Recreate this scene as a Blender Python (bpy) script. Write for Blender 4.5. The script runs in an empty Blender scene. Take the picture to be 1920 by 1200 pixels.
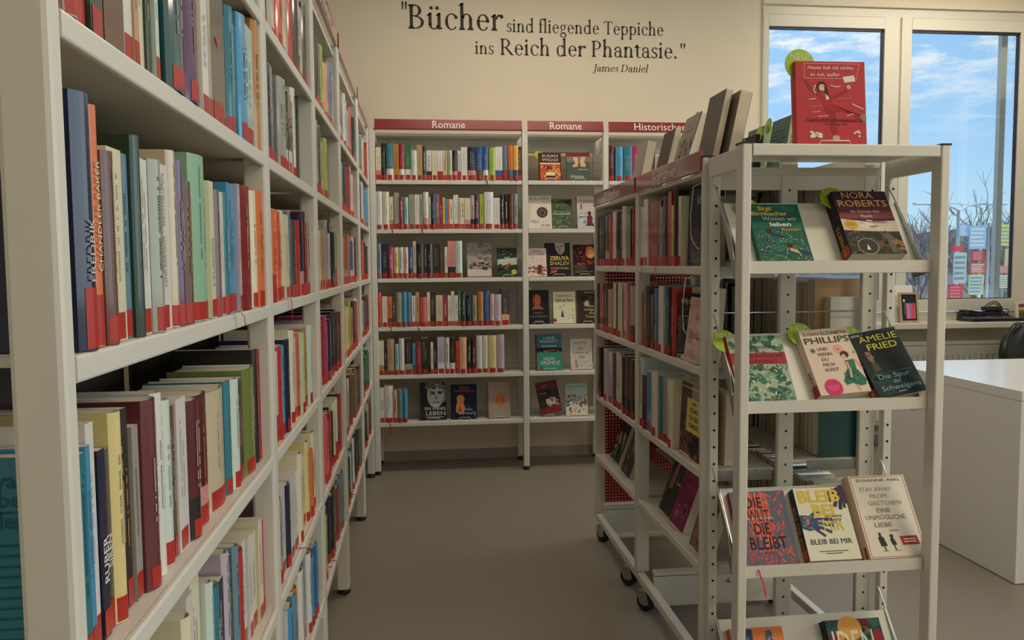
import bpy, math, random
from mathutils import Matrix, Vector, Euler

S = bpy.context.scene
COL = S.collection
PI = math.pi

# ------------------------------------------------------------------ camera
YAW, PITCH, ROLL, FPX, CAMZ = 0.1125, -0.0693, -0.0080, 1495.7, 1.3371
def camera_basis():
    cp, sp, cy, sy = math.cos(PITCH), math.sin(PITCH), math.cos(YAW), math.sin(YAW)
    f = Vector((sy*cp, cy*cp, sp)); r = Vector((cy, -sy, 0)); u = Vector((-sy*sp, -cy*sp, cp))
    cr, sr = math.cos(ROLL), math.sin(ROLL)
    return f, cr*r + sr*u, -sr*r + cr*u
CF, CR, CU = camera_basis()
cam = bpy.data.cameras.new('camera'); cam.sensor_width = 36; cam.lens = FPX/1920*36
cam.clip_start = .05; cam.clip_end = 600
camo = bpy.data.objects.new('camera', cam); COL.objects.link(camo)
camo.matrix_world = Matrix(((CR.x, CU.x, -CF.x, 0), (CR.y, CU.y, -CF.y, 0), (CR.z, CU.z, -CF.z, CAMZ), (0, 0, 0, 1)))
S.camera = camo

# ------------------------------------------------------------------ colour management
S.view_settings.view_transform = 'Standard'
S.view_settings.look = 'None'
S.view_settings.gamma = 1.0
S.view_settings.use_curve_mapping = False
S.view_settings.exposure = -0.16

# ------------------------------------------------------------------ world: blue sky with thin clouds
world = bpy.data.worlds.new('sky'); S.world = world; world.use_nodes = True
nt = world.node_tree; N = nt.nodes; L = nt.links; N.clear()
out = N.new('ShaderNodeOutputWorld'); bg = N.new('ShaderNodeBackground')
tc = N.new('ShaderNodeTexCoord'); sep = N.new('ShaderNodeSeparateXYZ')
ramp = N.new('ShaderNodeValToRGB'); ramp.color_ramp.elements[0].position = .0; ramp.color_ramp.elements[0].color = (.62, .86, 1.0, 1)
ramp.color_ramp.elements[1].position = .42; ramp.color_ramp.elements[1].color = (.27, .53, .98, 1)
e = ramp.color_ramp.elements.new(.14); e.color = (.40, .68, 1.0, 1)
mp = N.new('ShaderNodeMapping'); mp.inputs['Scale'].default_value = (11, 11, 44); mp.inputs['Rotation'].default_value = (.25, -.1, 0)
nz = N.new('ShaderNodeTexNoise'); nz.inputs['Scale'].default_value = 1.6; nz.inputs['Detail'].default_value = 9; nz.inputs['Roughness'].default_value = .66
cr2 = N.new('ShaderNodeValToRGB'); cr2.color_ramp.elements[0].position = .46; cr2.color_ramp.elements[1].position = .64
hi = N.new('ShaderNodeMapRange'); hi.inputs[1].default_value = .12; hi.inputs[2].default_value = .23
mul = N.new('ShaderNodeMath'); mul.operation = 'MULTIPLY'
mix = N.new('ShaderNodeMixRGB'); mix.inputs[2].default_value = (.92, .96, 1, 1)
L.new(tc.outputs['Generated'], sep.inputs[0]); L.new(sep.outputs['Z'], ramp.inputs[0]); L.new(sep.outputs['Z'], hi.inputs[0])
L.new(tc.outputs['Generated'], mp.inputs[0]); L.new(mp.outputs[0], nz.inputs[0]); L.new(nz.outputs[0], cr2.inputs[0])
L.new(cr2.outputs[0], mul.inputs[0]); L.new(hi.outputs[0], mul.inputs[1])
L.new(mul.outputs[0], mix.inputs[0]); L.new(ramp.outputs[0], mix.inputs[1]); L.new(mix.outputs[0], bg.inputs[0])
bg.inputs[1].default_value = 1.2
L.new(bg.outputs[0], out.inputs[0])

# ------------------------------------------------------------------ sun outdoors, daylight through the side windows
sd = bpy.data.lights.new('sun', 'SUN'); sd.energy = 2.2; sd.angle = .01; sd.color = (1, .95, .86)
so = bpy.data.objects.new('sun', sd); COL.objects.link(so); so.rotation_euler = Vector((-.62, .45, -.55)).to_track_quat('-Z', 'Y').to_euler()
kd = bpy.data.lights.new('soft_skylight', 'SUN'); kd.energy = 1.3; kd.angle = math.radians(100); kd.color = (.72, .84, 1.0)
ko = bpy.data.objects.new('soft_skylight', kd); COL.objects.link(ko); ko.rotation_euler = Vector((-.35, -1, -.75)).to_track_quat('-Z', 'Y').to_euler()
def area(name, loc, direction, sx, sy, power, color):
    l = bpy.data.lights.new(name, 'AREA'); l.shape = 'RECTANGLE'; l.size = sx; l.size_y = sy; l.energy = power; l.color = color
    o = bpy.data.objects.new(name, l); COL.objects.link(o); o.location = loc
    o.rotation_euler = Vector(direction).to_track_quat('-Z', 'Y').to_euler()
    return o
for wy in (-1.55, 1.0, 3.55):
    area('window_daylight', (5.42, wy, 1.95), (-1, 0, 0), 1.9, 1.9, 36, (.86, .94, 1.0))

# ------------------------------------------------------------------ helpers
def lin(c): 
    c /= 255.
    return c/12.92 if c <= .04045 else ((c+.055)/1.055)**2.4
def rgb(r, g, b): return (lin(r), lin(g), lin(b), 1.)

def principled(name, color=(.8, .8, .8, 1), rough=.5, metal=0., spec=.5, attr=False, coat=0., noise=None, bump=None):
    m = bpy.data.materials.new(name); m.use_nodes = True
    n = m.node_tree.nodes; l = m.node_tree.links; b = n['Principled BSDF']
    b.inputs['Base Color'].default_value = color; b.inputs['Roughness'].default_value = rough
    b.inputs['Metallic'].default_value = metal; b.inputs['Specular IOR Level'].default_value = spec
    b.inputs['Coat Weight'].default_value = coat; b.inputs['Coat Roughness'].default_value = .08
    src = None
    if attr:
        a = n.new('ShaderNodeAttribute'); a.attribute_name = 'Col'; src = a.outputs['Color']; l.new(src, b.inputs['Base Color'])
    if noise:
        scale, amount, detail = noise
        t = n.new('ShaderNodeTexCoord'); z = n.new('ShaderNodeTexNoise'); z.inputs['Scale'].default_value = scale; z.inputs['Detail'].default_value = detail
        r = n.new('ShaderNodeMapRange'); r.inputs[1].default_value = .3; r.inputs[2].default_value = .7
        r.inputs[3].default_value = 1-amount; r.inputs[4].default_value = 1+amount
        x = n.new('ShaderNodeMixRGB'); x.blend_type = 'MULTIPLY'; x.inputs[0].default_value = 1; x.inputs[1].default_value = color
        if src: l.new(src, x.inputs[1])
        l.new(t.outputs['Object'], z.inputs['Vector']); l.new(z.outputs[0], r.inputs[0]); l.new(r.outputs[0], x.inputs[2]); l.new(x.outputs[0], b.inputs['Base Color'])
    if bump:
        t = n.new('ShaderNodeTexCoord'); z = n.new('ShaderNodeTexNoise'); z.inputs['Scale'].default_value = bump[0]; z.inputs['Detail'].default_value = 4
        u = n.new('ShaderNodeBump'); u.inputs['Strength'].default_value = bump[1]; u.inputs['Distance'].default_value = .002
        l.new(t.outputs['Object'], z.inputs['Vector']); l.new(z.outputs[0], u.inputs['Height']); l.new(u.outputs[0], b.inputs['Normal'])
    return m

M = {}
M['wall'] = principled('wall_paint', (.80, .722, .59, 1), .85, noise=(2.2, .02, 2), bump=(260, .15))
M['ceiling'] = principled('ceiling_paint', (.80, .79, .74, 1), .9)
M['floor'] = principled('linoleum', (.265, .24, .20, 1), .42, spec=.35, noise=(90, .10, 6), bump=(140, .05))
M['skirting'] = principled('grey_skirting', (.36, .335, .30, 1), .6)
M['metal'] = principled('white_lacquered_steel', (.735, .73, .665, 1), .38, spec=.45, noise=(5, .015, 2))
M['painted_shade'] = principled('painted_unlit_depth', (.055, .045, .035, 1), .7)  # near-black colour stands in for the unlit depth behind the books
M['holes'] = principled('dark_hole', (.01, .01, .01, 1), .8)
M['rubber'] = principled('black_rubber', (.012, .012, .013, 1), .5)
M['zinc'] = principled('galvanised_steel', (.42, .46, .45, 1), .34, metal=.85, noise=(30, .12, 4))
M['wire'] = principled('bright_wire', (.62, .62, .58, 1), .28, metal=.8)
M['white_wire'] = principled('white_wire', (.8, .78, .72, 1), .4)
M['crimson'] = principled('crimson_sign', (.27, .024, .042, 1), .25, spec=.5, coat=1.)
M['red_panel'] = principled('red_perforated_panel', (.30, .008, .014, 1), .5)
M['sign_white'] = principled('sign_lettering', (.85, .83, .78, 1), .5)
M['decal'] = principled('dark_wall_lettering', (.035, .031, .027, 1), .7)
M['cover'] = principled('book_cover', rough=.34, spec=.45, attr=True, coat=.55)
M['matte_cover'] = principled('matte_book_cover', rough=.55, spec=.25, attr=True, coat=.0)
M['paper'] = principled('page_edges', (.78, .71, .56, 1), .85, noise=(400, .06, 2))
M['sticker'] = principled('red_spine_sticker', (.46, .028, .018, 1), .38, spec=.5)
M['ink'] = principled('printed_colour', rough=.55, spec=.25, attr=True)
M['tag'] = principled('lime_card', (.36, .55, .012, 1), .45)
M['ribbon_red'] = principled('red_ribbon', (.45, .008, .02, 1), .5)
M['ribbon_yellow'] = principled('yellow_ribbon', (.55, .42, .10, 1), .5)
M['ribbon_dark'] = principled('dark_ribbon', (.02, .015, .02, 1), .5)
M['ribbon_white'] = principled('white_ribbon', (.75, .72, .62, 1), .6)
M['pvc'] = principled('white_window_frame', (.70, .685, .60, 1), .35)
M['gasket'] = principled('dark_gasket', (.03, .03, .06, 1), .5)
M['desk'] = principled('white_desk_laminate', (.78, .78, .78, 1), .25)
M['radiator'] = principled('radiator_enamel', (.72, .70, .61, 1), .4)
M['cable'] = principled('black_cable', (.012, .012, .016, 1), .35)
M['device'] = principled('dark_device', (.015, .018, .05, 1), .22)
M['wood'] = principled('pale_wood', (.50, .36, .16, 1), .5, noise=(25, .15, 3))
M['seat'] = principled('black_seat_shell', (.02, .026, .024, 1), .25)
M['asphalt'] = principled('asphalt', (.15, .15, .15, 1), .9, noise=(3, .25, 6))
M['grass'] = principled('dry_grass', (.42, .40, .20, 1), .95, noise=(2, .25, 6))
M['twig'] = principled('bare_twigs', (.26, .22, .20, 1), .9)
M['hill'] = principled('wooded_hill', (.17, .155, .15, 1), .95, noise=(.5, .45, 8))
M['pole'] = principled('pale_pole', (.72, .76, .78, 1), .5)
def glass_mat():
    m = bpy.data.materials.new('window_glass'); m.use_nodes = True; n = m.node_tree.nodes; l = m.node_tree.links; n.clear()
    o = n.new('ShaderNodeOutputMaterial'); mx = n.new('ShaderNodeMixShader'); t = n.new('ShaderNodeBsdfTransparent'); g = n.new('ShaderNodeBsdfGlossy'); f = n.new('ShaderNodeFresnel')
    t.inputs[0].default_value = (.96, .985, .98, 1); g.inputs['Roughness'].default_value = .02; f.inputs[0].default_value = 1.45
    l.new(f.outputs[0], mx.inputs[0]); l.new(t.outputs[0], mx.inputs[1]); l.new(g.outputs[0], mx.inputs[2]); l.new(mx.outputs[0], o.inputs[0])
    return m
M['glass'] = glass_mat()
def lamp_mat():
    m = bpy.data.materials.new('fill_lamp_diffuser'); m.use_nodes = True; b = m.node_tree.nodes['Principled BSDF']
    b.inputs['Emission Color'].default_value = (1, .9, .74, 1); b.inputs['Emission Strength'].default_value = 2.5
    return m
M['diffuser'] = lamp_mat()

class MB:
    """collects faces and links them as ONE mesh object"""
    def __init__(s): s.v = []; s.f = []; s.c = []; s.sm = []
    def poly(s, pts, col=None, smooth=False):
        b = len(s.v); s.v += [tuple(p) for p in pts]; s.f.append(tuple(range(b, b+len(pts)))); s.c.append(col); s.sm.append(smooth)
    def idx(s, pts): b = len(s.v); s.v += [tuple(p) for p in pts]; return b
    def face(s, ids, col=None, smooth=False): s.f.append(tuple(ids)); s.c.append(col); s.sm.append(smooth)
    def box(s, x0, x1, y0, y1, z0, z1, col=None):
        b = s.idx([(x0,y0,z0),(x1,y0,z0),(x1,y1,z0),(x0,y1,z0),(x0,y0,z1),(x1,y0,z1),(x1,y1,z1),(x0,y1,z1)])
        for q in ((0,3,2,1),(4,5,6,7),(0,1,5,4),(1,2,6,5),(2,3,7,6),(3,0,4,7)): s.face([b+i for i in q], col)
        return s
    def prism(s, loop, z0, z1, col=None, axis='z', smooth=False):
        """loop = ccw polygon in 2d, extruded along an axis"""
        def P(a, b, h):
            return (a, b, h) if axis == 'z' else ((h, a, b) if axis == 'x' else (b, h, a))
        n = len(loop); b = s.idx([P(a, c, z0) for a, c in loop] + [P(a, c, z1) for a, c in loop])
        s.face([b+i for i in reversed(range(n))], col); s.face([b+n+i for i in range(n)], col)
        for i in range(n): j = (i+1) % n; s.face([b+i, b+j, b+n+j, b+n+i], col, smooth)
        return s
    def rbox(s, x0, x1, y0, y1, z0, z1, r=.003, col=None, axis='z'):
        """box with rounded long edges"""
        if axis == 'z': a0,a1,b0,b1,h0,h1 = x0,x1,y0,y1,z0,z1
        elif axis == 'x': a0,a1,b0,b1,h0,h1 = y0,y1,z0,z1,x0,x1
        else: a0,a1,b0,b1,h0,h1 = z0,z1,x0,x1,y0,y1
        lp = []
        for cx, cy, t0 in ((a1-r,b1-r,0),(a0+r,b1-r,90),(a0+r,b0+r,180),(a1-r,b0+r,270)):
            for k in range(3): t = math.radians(t0+45*k); lp.append((cx+r*math.cos(t), cy+r*math.sin(t)))
        return s.prism(lp, h0, h1, col, axis)
    def tube(s, pts, r, n=6, col=None, closed=False):
        pts = [Vector(p) for p in pts]; m = len(pts); rings = []
        up = Vector((0, 0, 1))
        for i, p in enumerate(pts):
            a = pts[(i-1) % m] if (i > 0 or closed) else p; c = pts[(i+1) % m] if (i < m-1 or closed) else p
            d = (c-a).normalized() if (c-a).length > 1e-9 else up
            x = d.cross(up); 
            if x.length < 1e-3: x = d.cross(Vector((1, 0, 0)))
            x.normalize(); y = x.cross(d)
            rr = r[i] if isinstance(r, (list, tuple)) else r
            rings.append(s.idx([p + rr*(math.cos(2*PI*k/n)*x + math.sin(2*PI*k/n)*y) for k in range(n)]))
        for i in range(m if closed else m-1):
            a, b = rings[i], rings[(i+1) % m]
            for k in range(n): j = (k+1) % n; s.face([a+k, a+j, b+j, b+k], col, True)
        if not closed:
            s.face([rings[0]+k for k in range(n)], col); s.face([rings[-1]+k for k in reversed(range(n))], col)
        return s
    def lathe(s, c, prof, axis='z', n=20, col=None, smooth=True):
        """prof = [(radius, height)]"""
        rings = []
        for r, h in prof:
            pts = []
            for k in range(n):
                a, b = r*math.cos(2*PI*k/n), r*math.sin(2*PI*k/n)
                pts.append((c[0]+a, c[1]+b, c[2]+h) if axis == 'z' else ((c[0]+h, c[1]+a, c[2]+b) if axis == 'x' else (c[0]+b, c[1]+h, c[2]+a)))
            rings.append(s.idx(pts))
        for a, b in zip(rings, rings[1:]):
            for k in range(n): j = (k+1) % n; s.face([a+k, a+j, b+j, b+k], col, smooth)
        s.face([rings[0]+k for k in reversed(range(n))], col); s.face([rings[-1]+k for k in range(n)], col)
        return s
    def disc(s, c, r, axis='y', n=8, col=None):
        pts = []
        for k in range(n):
            a, b = r*math.cos(2*PI*k/n), r*math.sin(2*PI*k/n)
            pts.append((c[0]+a, c[1], c[2]+b) if axis == 'y' else ((c[0], c[1]+a, c[2]+b) if axis == 'x' else (c[0]+a, c[1]+b, c[2])))
        s.poly(pts, col); return s
    def xform(s, mat):
        s.v = [tuple(mat @ Vector(p)) for p in s.v]; return s
    def join(s, o, mat=None):
        b = len(s.v); s.v += [tuple(mat @ Vector(p)) for p in o.v] if mat else o.v
        s.f += [tuple(i+b for i in f) for f in o.f]; s.c += o.c; s.sm += o.sm
    def build(s, name, mat, parent=None):
        me = bpy.data.meshes.new(name); me.from_pydata(s.v, [], s.f)
        me.materials.append(mat)
        if any(c is not None for c in s.c):
            at = me.color_attributes.new('Col', 'FLOAT_COLOR', 'CORNER'); buf = []
            for f, c in zip(s.f, s.c): buf += list(c or (.8, .8, .8, 1))*len(f)
            at.data.foreach_set('color', buf)
        if any(s.sm): me.polygons.foreach_set('use_smooth', s.sm)
        me.update()
        o = bpy.data.objects.new(name, me); COL.objects.link(o)
        if parent: o.parent = parent
        return o

def thing(name, label, cat, loc=(0, 0, 0), rot=None, group=None):
    o = bpy.data.objects.new(name, None); COL.objects.link(o); o.location = loc; o.empty_display_size = .05
    if rot is not None: o.rotation_euler = rot
    o['label'] = label; o['category'] = cat
    if group: o['group'] = group
    return o
def tag(o, label, cat, group=None):
    o['label'] = label; o['category'] = cat
    if group: o['group'] = group
    return o
def struct(name, mb, mat, parent=None):
    o = mb.build(name, mat, parent)
    if not parent: o['kind'] = 'structure'
    return o

# ---- lettering in the built-in sans face
_tc = {}
def text_geo(s, bold=0., shear=0.):
    k = (s, bold, shear)
    if k not in _tc:
        cu = bpy.data.curves.new('t', 'FONT'); cu.body = s; cu.size = 1; cu.offset = bold; cu.shear = shear; cu.resolution_u = 2
        ob = bpy.data.objects.new('t', cu); COL.objects.link(ob)
        dg = bpy.context.evaluated_depsgraph_get()
        me = bpy.data.meshes.new_from_object(ob.evaluated_get(dg))
        v = [(p.co.x, p.co.y) for p in me.vertices]; f = [tuple(p.vertices) for p in me.polygons]
        bpy.data.objects.remove(ob); bpy.data.meshes.remove(me); bpy.data.curves.remove(cu)
        _tc[k] = (v, f)
    return _tc[k]
def put_text(mb, s, fn, height, col, align='c', bold=0., shear=0., width=None):
    """fn(tx,ty)->(x,y,z); height = cap height; origin = baseline at align point"""
    if any(c in s for c in 'MNWVKmw'): bold = 0.
    v, f = text_geo(s, bold, shear)
    if not v: return
    x0 = min(p[0] for p in v); x1 = max(p[0] for p in v)
    k = height/.70; kx = k
    if width: kx = width/(x1-x0)
    off = {'c': (x0+x1)/2, 'l': x0, 'r': x1}[align]
    b = mb.idx([fn((p[0]-off)*kx, p[1]*k) for p in v])
    for q in f: mb.face([b+i for i in q], col)

# ---- old-style serif lettering drawn from strokes (for the quotation on the wall)
SW, HL, XH, CAP, ASC, DSC = .088, .030, .435, .65, .72, -.24
def g_rect(P, x0, y0, x1, y1): P.append([(x0,y0),(x1,y0),(x1,y1),(x0,y1)])
def g_serif(P, x0, x1, y, up=1, o=.05):
    """bracketed serif under (up=1) or over (up=-1) a stem x0..x1 ending at y"""
    h = .022*up
    P.append([(x0-o,y),(x1+o,y),(x1+o,y+h),(x0-o,y+h)] if up > 0 else [(x0-o,y+h),(x1+o,y+h),(x1+o,y),(x0-o,y)])
    b = .07*up
    P.append([(x0-o*.7,y+h),(x0,y+h),(x0,y+h+b)]); P.append([(x1,y+h),(x1+o*.7,y+h),(x1,y+h+b)])
def g_stem(P, x, y0, y1, w=SW, bot=True, top='flag'):
    g_rect(P, x, y0, x+w, y1)
    if bot: g_serif(P, x, x+w, y0)
    if top == 'slab': g_serif(P, x, x+w, y1, -1)
    elif top == 'flag': P.append([(x-.055,y1-.06),(x,y1-.085),(x+w,y1-.02),(x+w,y1+.015),(x+w*.6,y1+.012)])
def g_ring(P, cx, cy, rx, ry, a0=0, a1=360, th=SW, tv=HL, n=28, tilt=0):
    """ring with thick sides (th) and thin top and bottom (tv)"""
    o, i = [], []
    for k in range(n+1):
        t = math.radians(a0+(a1-a0)*k/n); q = t-math.radians(tilt)
        o.append((cx+rx*math.cos(t), cy+ry*math.sin(t)))
        w = tv+(th-tv)*abs(math.cos(q))**1.4
        i.append((cx+max(.001,(rx-w))*math.cos(t), cy+max(.001,(ry-(tv+(w-tv)*.5)))*math.sin(t)))
    for k in range(n): P.append([i[k], o[k], o[k+1], i[k+1]])
def g_dot(P, cx, cy, r):
    P.append([(cx+r*math.cos(2*PI*k/14), cy+r*math.sin(2*PI*k/14)) for k in range(14)])
def glyph(ch):
    P = []; A = .5
    if ch == 'B':
        g_stem(P,.07,0,CAP,top='slab'); g_ring(P,.20,.49,.20,.16,-90,90); g_ring(P,.22,.175,.25,.175,-90,90)
        for y in (0,.335,CAP-HL): g_rect(P,.1,y,.22,y+HL)
        A = .52
    elif ch in 'uü':
        g_stem(P,.08,.12,XH,bot=False); g_ring(P,.235,.15,.155,.155,180,340); g_rect(P,.335,0,.335+SW,XH)
        P.append([(.28,XH-.06),(.335,XH-.085),(.335+SW,XH-.02),(.335+SW,XH+.015),(.38,XH+.01)]); P.append([(.335+SW,0),(.335+SW+.06,.022),(.335+SW,.07)])
        if ch == 'ü': g_dot(P,.16,.57,.05); g_dot(P,.33,.57,.05)
        A = .51
    elif ch == 'c':
        g_ring(P,.23,.215,.19,.225,48,318,tilt=10); g_dot(P,.355,.335,.05); A = .41
    elif ch in 'hnm':
        top = ASC if ch == 'h' else XH
        g_stem(P,.07,0,top); g_ring(P,.25,.27,.155,.175,0,165,th=SW); g_rect(P,.317,0,.405,.28); g_serif(P,.317,.405,0); A = .50
        if ch == 'm': g_ring(P,.56,.27,.155,.175,0,165,th=SW); g_rect(P,.627,0,.715,.28); g_serif(P,.627,.715,0); A = .81
    elif ch == 'r':
        g_stem(P,.07,0,XH); g_ring(P,.27,.28,.13,.16,70,170,th=.06,tv=.05); g_dot(P,.325,.385,.055); A = .385
    elif ch == 'e':
        g_ring(P,.22,.215,.18,.225,0,322,tilt=10); g_rect(P,.08,.235,.395,.235+HL); A = .43
    elif ch == 's':
        g_ring(P,.17,.325,.12,.115,30,270,th=.06,tv=.035); g_ring(P,.17,.115,.135,.125,-150,95,th=.075,tv=.035)
        P.append([(.09,.27),(.15,.20),(.26,.16),(.2,.25)]); g_rect(P,.27,.33,.295,.425); g_rect(P,.035,.01,.06,.12); A = .335
    elif ch == 'i':
        g_stem(P,.07,0,XH); g_dot(P,.112,.585,.056); A = .245
    elif ch == 'l': g_stem(P,.07,0,ASC); A = .245
    elif ch == 'd':
        g_ring(P,.21,.21,.17,.225,40,320,tilt=5); g_rect(P,.335,0,.335+SW,ASC); g_rect(P,.2,.0,.335,.03)
        P.append([(.28,ASC-.06),(.335,ASC-.085),(.335+SW,ASC-.02),(.335+SW,ASC+.015),(.38,ASC+.01)]); P.append([(.335+SW,0),(.335+SW+.06,.022),(.335+SW,.06)])
        g_rect(P,.2,.405,.34,.435); A = .51
    elif ch == 'f':
        g_stem(P,.09,0,.56,top=None); g_ring(P,.245,.56,.155,.16,50,180,th=SW,tv=.04); g_dot(P,.32,.66,.05); g_rect(P,.02,XH-.03,.28,XH); A = .29
    elif ch == 'g':
        g_ring(P,.20,.30,.145,.14,th=.075); g_ring(P,.22,-.09,.19,.115,th=.07,tv=.035)
        P.append([(.11,.19),(.15,.17),(.12,.09),(.07,.08)]); P.append([(.07,.08),(.1,.035),(.3,.06),(.36,-.02),(.28,.0),(.15,.02)]); P.append([(.3,.39),(.42,.40),(.42,.435),(.3,.43)]); A = .43
    elif ch == 'T':
        g_stem(P,.24,0,CAP,top=None); g_rect(P,.03,CAP-.035,.54,CAP); P.append([(.03,CAP),(.03,CAP-.15),(.05,CAP-.15),(.08,CAP-.03)]); P.append([(.54,CAP),(.49,CAP-.03),(.52,CAP-.15),(.54,CAP-.15)]); A = .56
    elif ch == 'p':
        g_stem(P,.07,DSC,XH); g_ring(P,.26,.215,.18,.225,-140,140,tilt=5); g_rect(P,.15,.0,.28,.03); g_rect(P,.15,.405,.28,.435); A = .48
    elif ch in 'RP':
        g_stem(P,.07,0,CAP,top='slab'); g_ring(P,.22,.475,.215,.175,-90,90)
        for y in (.30,CAP-HL): g_rect(P,.1,y,.23,y+HL)
        A = .48
        if ch == 'R': P.append([(.20,.31),(.31,.31),(.56,.03),(.60,.0),(.47,.0)]); g_rect(P,.46,0,.61,.022); A = .60
    elif ch == 'a':
        g_ring(P,.20,.295,.15,.145,20,165,th=.075,tv=.035); g_rect(P,.265,.05,.265+.082,.32); g_ring(P,.185,.125,.145,.135,60,330,th=.075,tv=.035)
        g_dot(P,.085,.32,.045); P.append([(.265,.05),(.347,.05),(.42,.03),(.40,.0),(.31,0)]); g_rect(P,.19,.23,.28,.262); A = .425
    elif ch == 't':
        g_rect(P,.09,.08,.09+SW,.52); P.append([(.0,XH-.02),(.09,.52),(.14,.53),(.14,XH)]); g_rect(P,.0,XH-.03,.28,XH); g_ring(P,.225,.11,.135,.12,180,300,th=SW,tv=.035); A = .30
    elif ch == 'D':
        g_stem(P,.07,0,CAP,top='slab'); g_ring(P,.26,.325,.34,.325,-90,90,th=.095)
        for y in (0,CAP-HL): g_rect(P,.1,y,.28,y+HL)
        A = .66
    elif ch == 'J':
        g_rect(P,.13,-.02,.13+SW,CAP); g_serif(P,.13,.13+SW,CAP,-1); g_ring(P,.07,-.02,.148,.15,270,360,th=SW,tv=.03); g_dot(P,.03,-.14,.045); A = .30
    elif ch == '.': g_dot(P,.1,.045,.055); A = .21
    elif ch == '"':
        for x in (.05,.17): P.append([(x+.015,.46),(x+.05,.46),(x+.07,.68),(x-.005,.68)])
        A = .27
    else: A = .22
    return P, A
def serif_text(mb, s, fn, em, width=None, slant=0.):
    x = 0; polys = []
    for ch in s:
        P, a = glyph(ch)
        polys += [[(px+x+slant*py, py) for px, py in q] for q in P]; x += a
    w = max(p[0] for q in polys for p in q)
    k = width/w if width else em
    for q in polys:
        ar = sum(q[i][0]*q[(i+1)%len(q)][1]-q[(i+1)%len(q)][0]*q[i][1] for i in range(len(q)))
        if ar < 0: q = q[::-1]
        mb.poly([fn(px*k, py*em) for px, py in q])

# ------------------------------------------------------------------ colours of the covers
PAL = {'cream':(214,202,172),'pink':(205,110,130),'black':(30,28,30),'teal':(22,112,132),'white':(222,216,202),'ochre':(176,118,48),'crimson':(150,20,50),
'green':(18,110,78),'ice':(186,204,196),'tan':(178,142,102),'dark green':(26,58,44),'navy':(22,30,62),'red':(176,28,30),'beige':(190,176,148),'pale green':(172,190,150),
'rose':(196,130,128),'blue':(30,84,150),'brown':(96,62,48),'lime':(150,172,40),'steel blue':(92,128,146),'orange':(206,104,34),'yellow':(222,176,52),'purple':(84,48,92),
'maroon':(86,22,30),'grey':(150,146,140),'dark red':(128,18,26),'aqua':(140,184,184),'grey green':(142,150,130),'mauve':(130,96,110),'sky blue':(54,140,184),'lilac':(178,166,184),
'magenta':(176,24,92),'pale yellow':(216,192,126),'pale pink':(214,170,168),'charcoal':(62,60,60),'red orange':(206,68,30),'coral':(200,88,84),'peach':(218,164,122),'dusty pink':(168,138,128),
'dark teal':(12,72,76),'mint':(132,178,150),'olive':(98,92,48),'burgundy':(98,40,52),'grass green':(104,122,50),'slate':(72,76,90)}
def boost(c, k=1.3):
    r = [lin(x)*k for x in c]; g = .3*r[0]+.6*r[1]+.1*r[2]
    r = [min(.80, .10*g+.90*x) for x in r]
    return (r[0], r[1], r[2], 1.)
PAL = {k: boost(v) for k, v in PAL.items()}
def C3(r, g, b, k=1.3): return boost((r, g, b), k)
WHITE, BLACK = C3(225, 220, 208), (.014, .013, .013, 1)
def lum(c): return .3*c[0]+.6*c[1]+.1*c[2]

# ------------------------------------------------------------------ one book
def spine_curve(w, b, n):
    return [(w*i/n, -b*math.sin(PI*i/n)) for i in range(n+1)]
def make_cover(mb, w, h, d, main, spine, foot, hard, footh=.3):
    """local frame: spine faces -y, thickness 0..w along x, fore edge at y=d, z up"""
    n, b = (8, min(.30*w, .009)) if hard else (1, 0.)
    tb = .0026 if hard else .0006
    arc = spine_curve(w, b, n)
    outer = [(0, d)] + arc + [(w, d)]
    inner = [(tb, d)] + [(max(tb, min(w-tb, x)), y+tb) for x, y in arc] + [(w-tb, d)]
    zs = [0, h*footh, h] if foot else [0, h]
    for bi in range(len(zs)-1):
        z0, z1 = zs[bi], zs[bi+1]
        for i in range(len(outer)-1):
            sp = 1 <= i < len(outer)-2
            col = (foot if (foot and bi == 0) else spine) if sp else main
            (xa, ya), (xb, yb) = outer[i], outer[i+1]
            mb.poly([(xa, ya, z0), (xb, yb, z0), (xb, yb, z1), (xa, ya, z1)], col)
            (xa, ya), (xb, yb) = inner[i], inner[i+1]
            mb.poly([(xb, yb, z0), (xa, ya, z0), (xa, ya, z1), (xb, yb, z1)], WHITE)
    m = len(outer)
    for i in range(m-1):
        for z, flip in ((0, True), (h, False)):
            q = [(outer[i][0], outer[i][1], z), (outer[i+1][0], outer[i+1][1], z), (inner[i+1][0], inner[i+1][1], z), (inner[i][0], inner[i][1], z)]
            mb.poly(q[::-1] if flip else q, main)
    for o, i in ((outer[0], inner[0]), (outer[-1], inner[-1])):
        mb.poly([(o[0], d, 0), (i[0], d, 0), (i[0], d, h), (o[0], d, h)], main)
    return n, b, tb
def spine_pt(w, b, x, off): 
    return (x, -b*math.sin(PI*max(0, min(1, x/w)))-off)
def add_sticker(w, b, hard, h0=.030, zb=.002, frac=.9):
    mb = MB(); x0, x1 = w*(1-frac)/2, w*(1+frac)/2; n = 6 if hard else 1
    for i in range(n):
        xa, xb = x0+(x1-x0)*i/n, x0+(x1-x0)*(i+1)/n
        (_, ya), (_, yb) = spine_pt(w, b, xa, .0005), spine_pt(w, b, xb, .0005)
        mb.poly([(xa, ya, zb), (xb, yb, zb), (xb, yb, zb+h0), (xa, ya, zb+h0)])
    return mb
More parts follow.
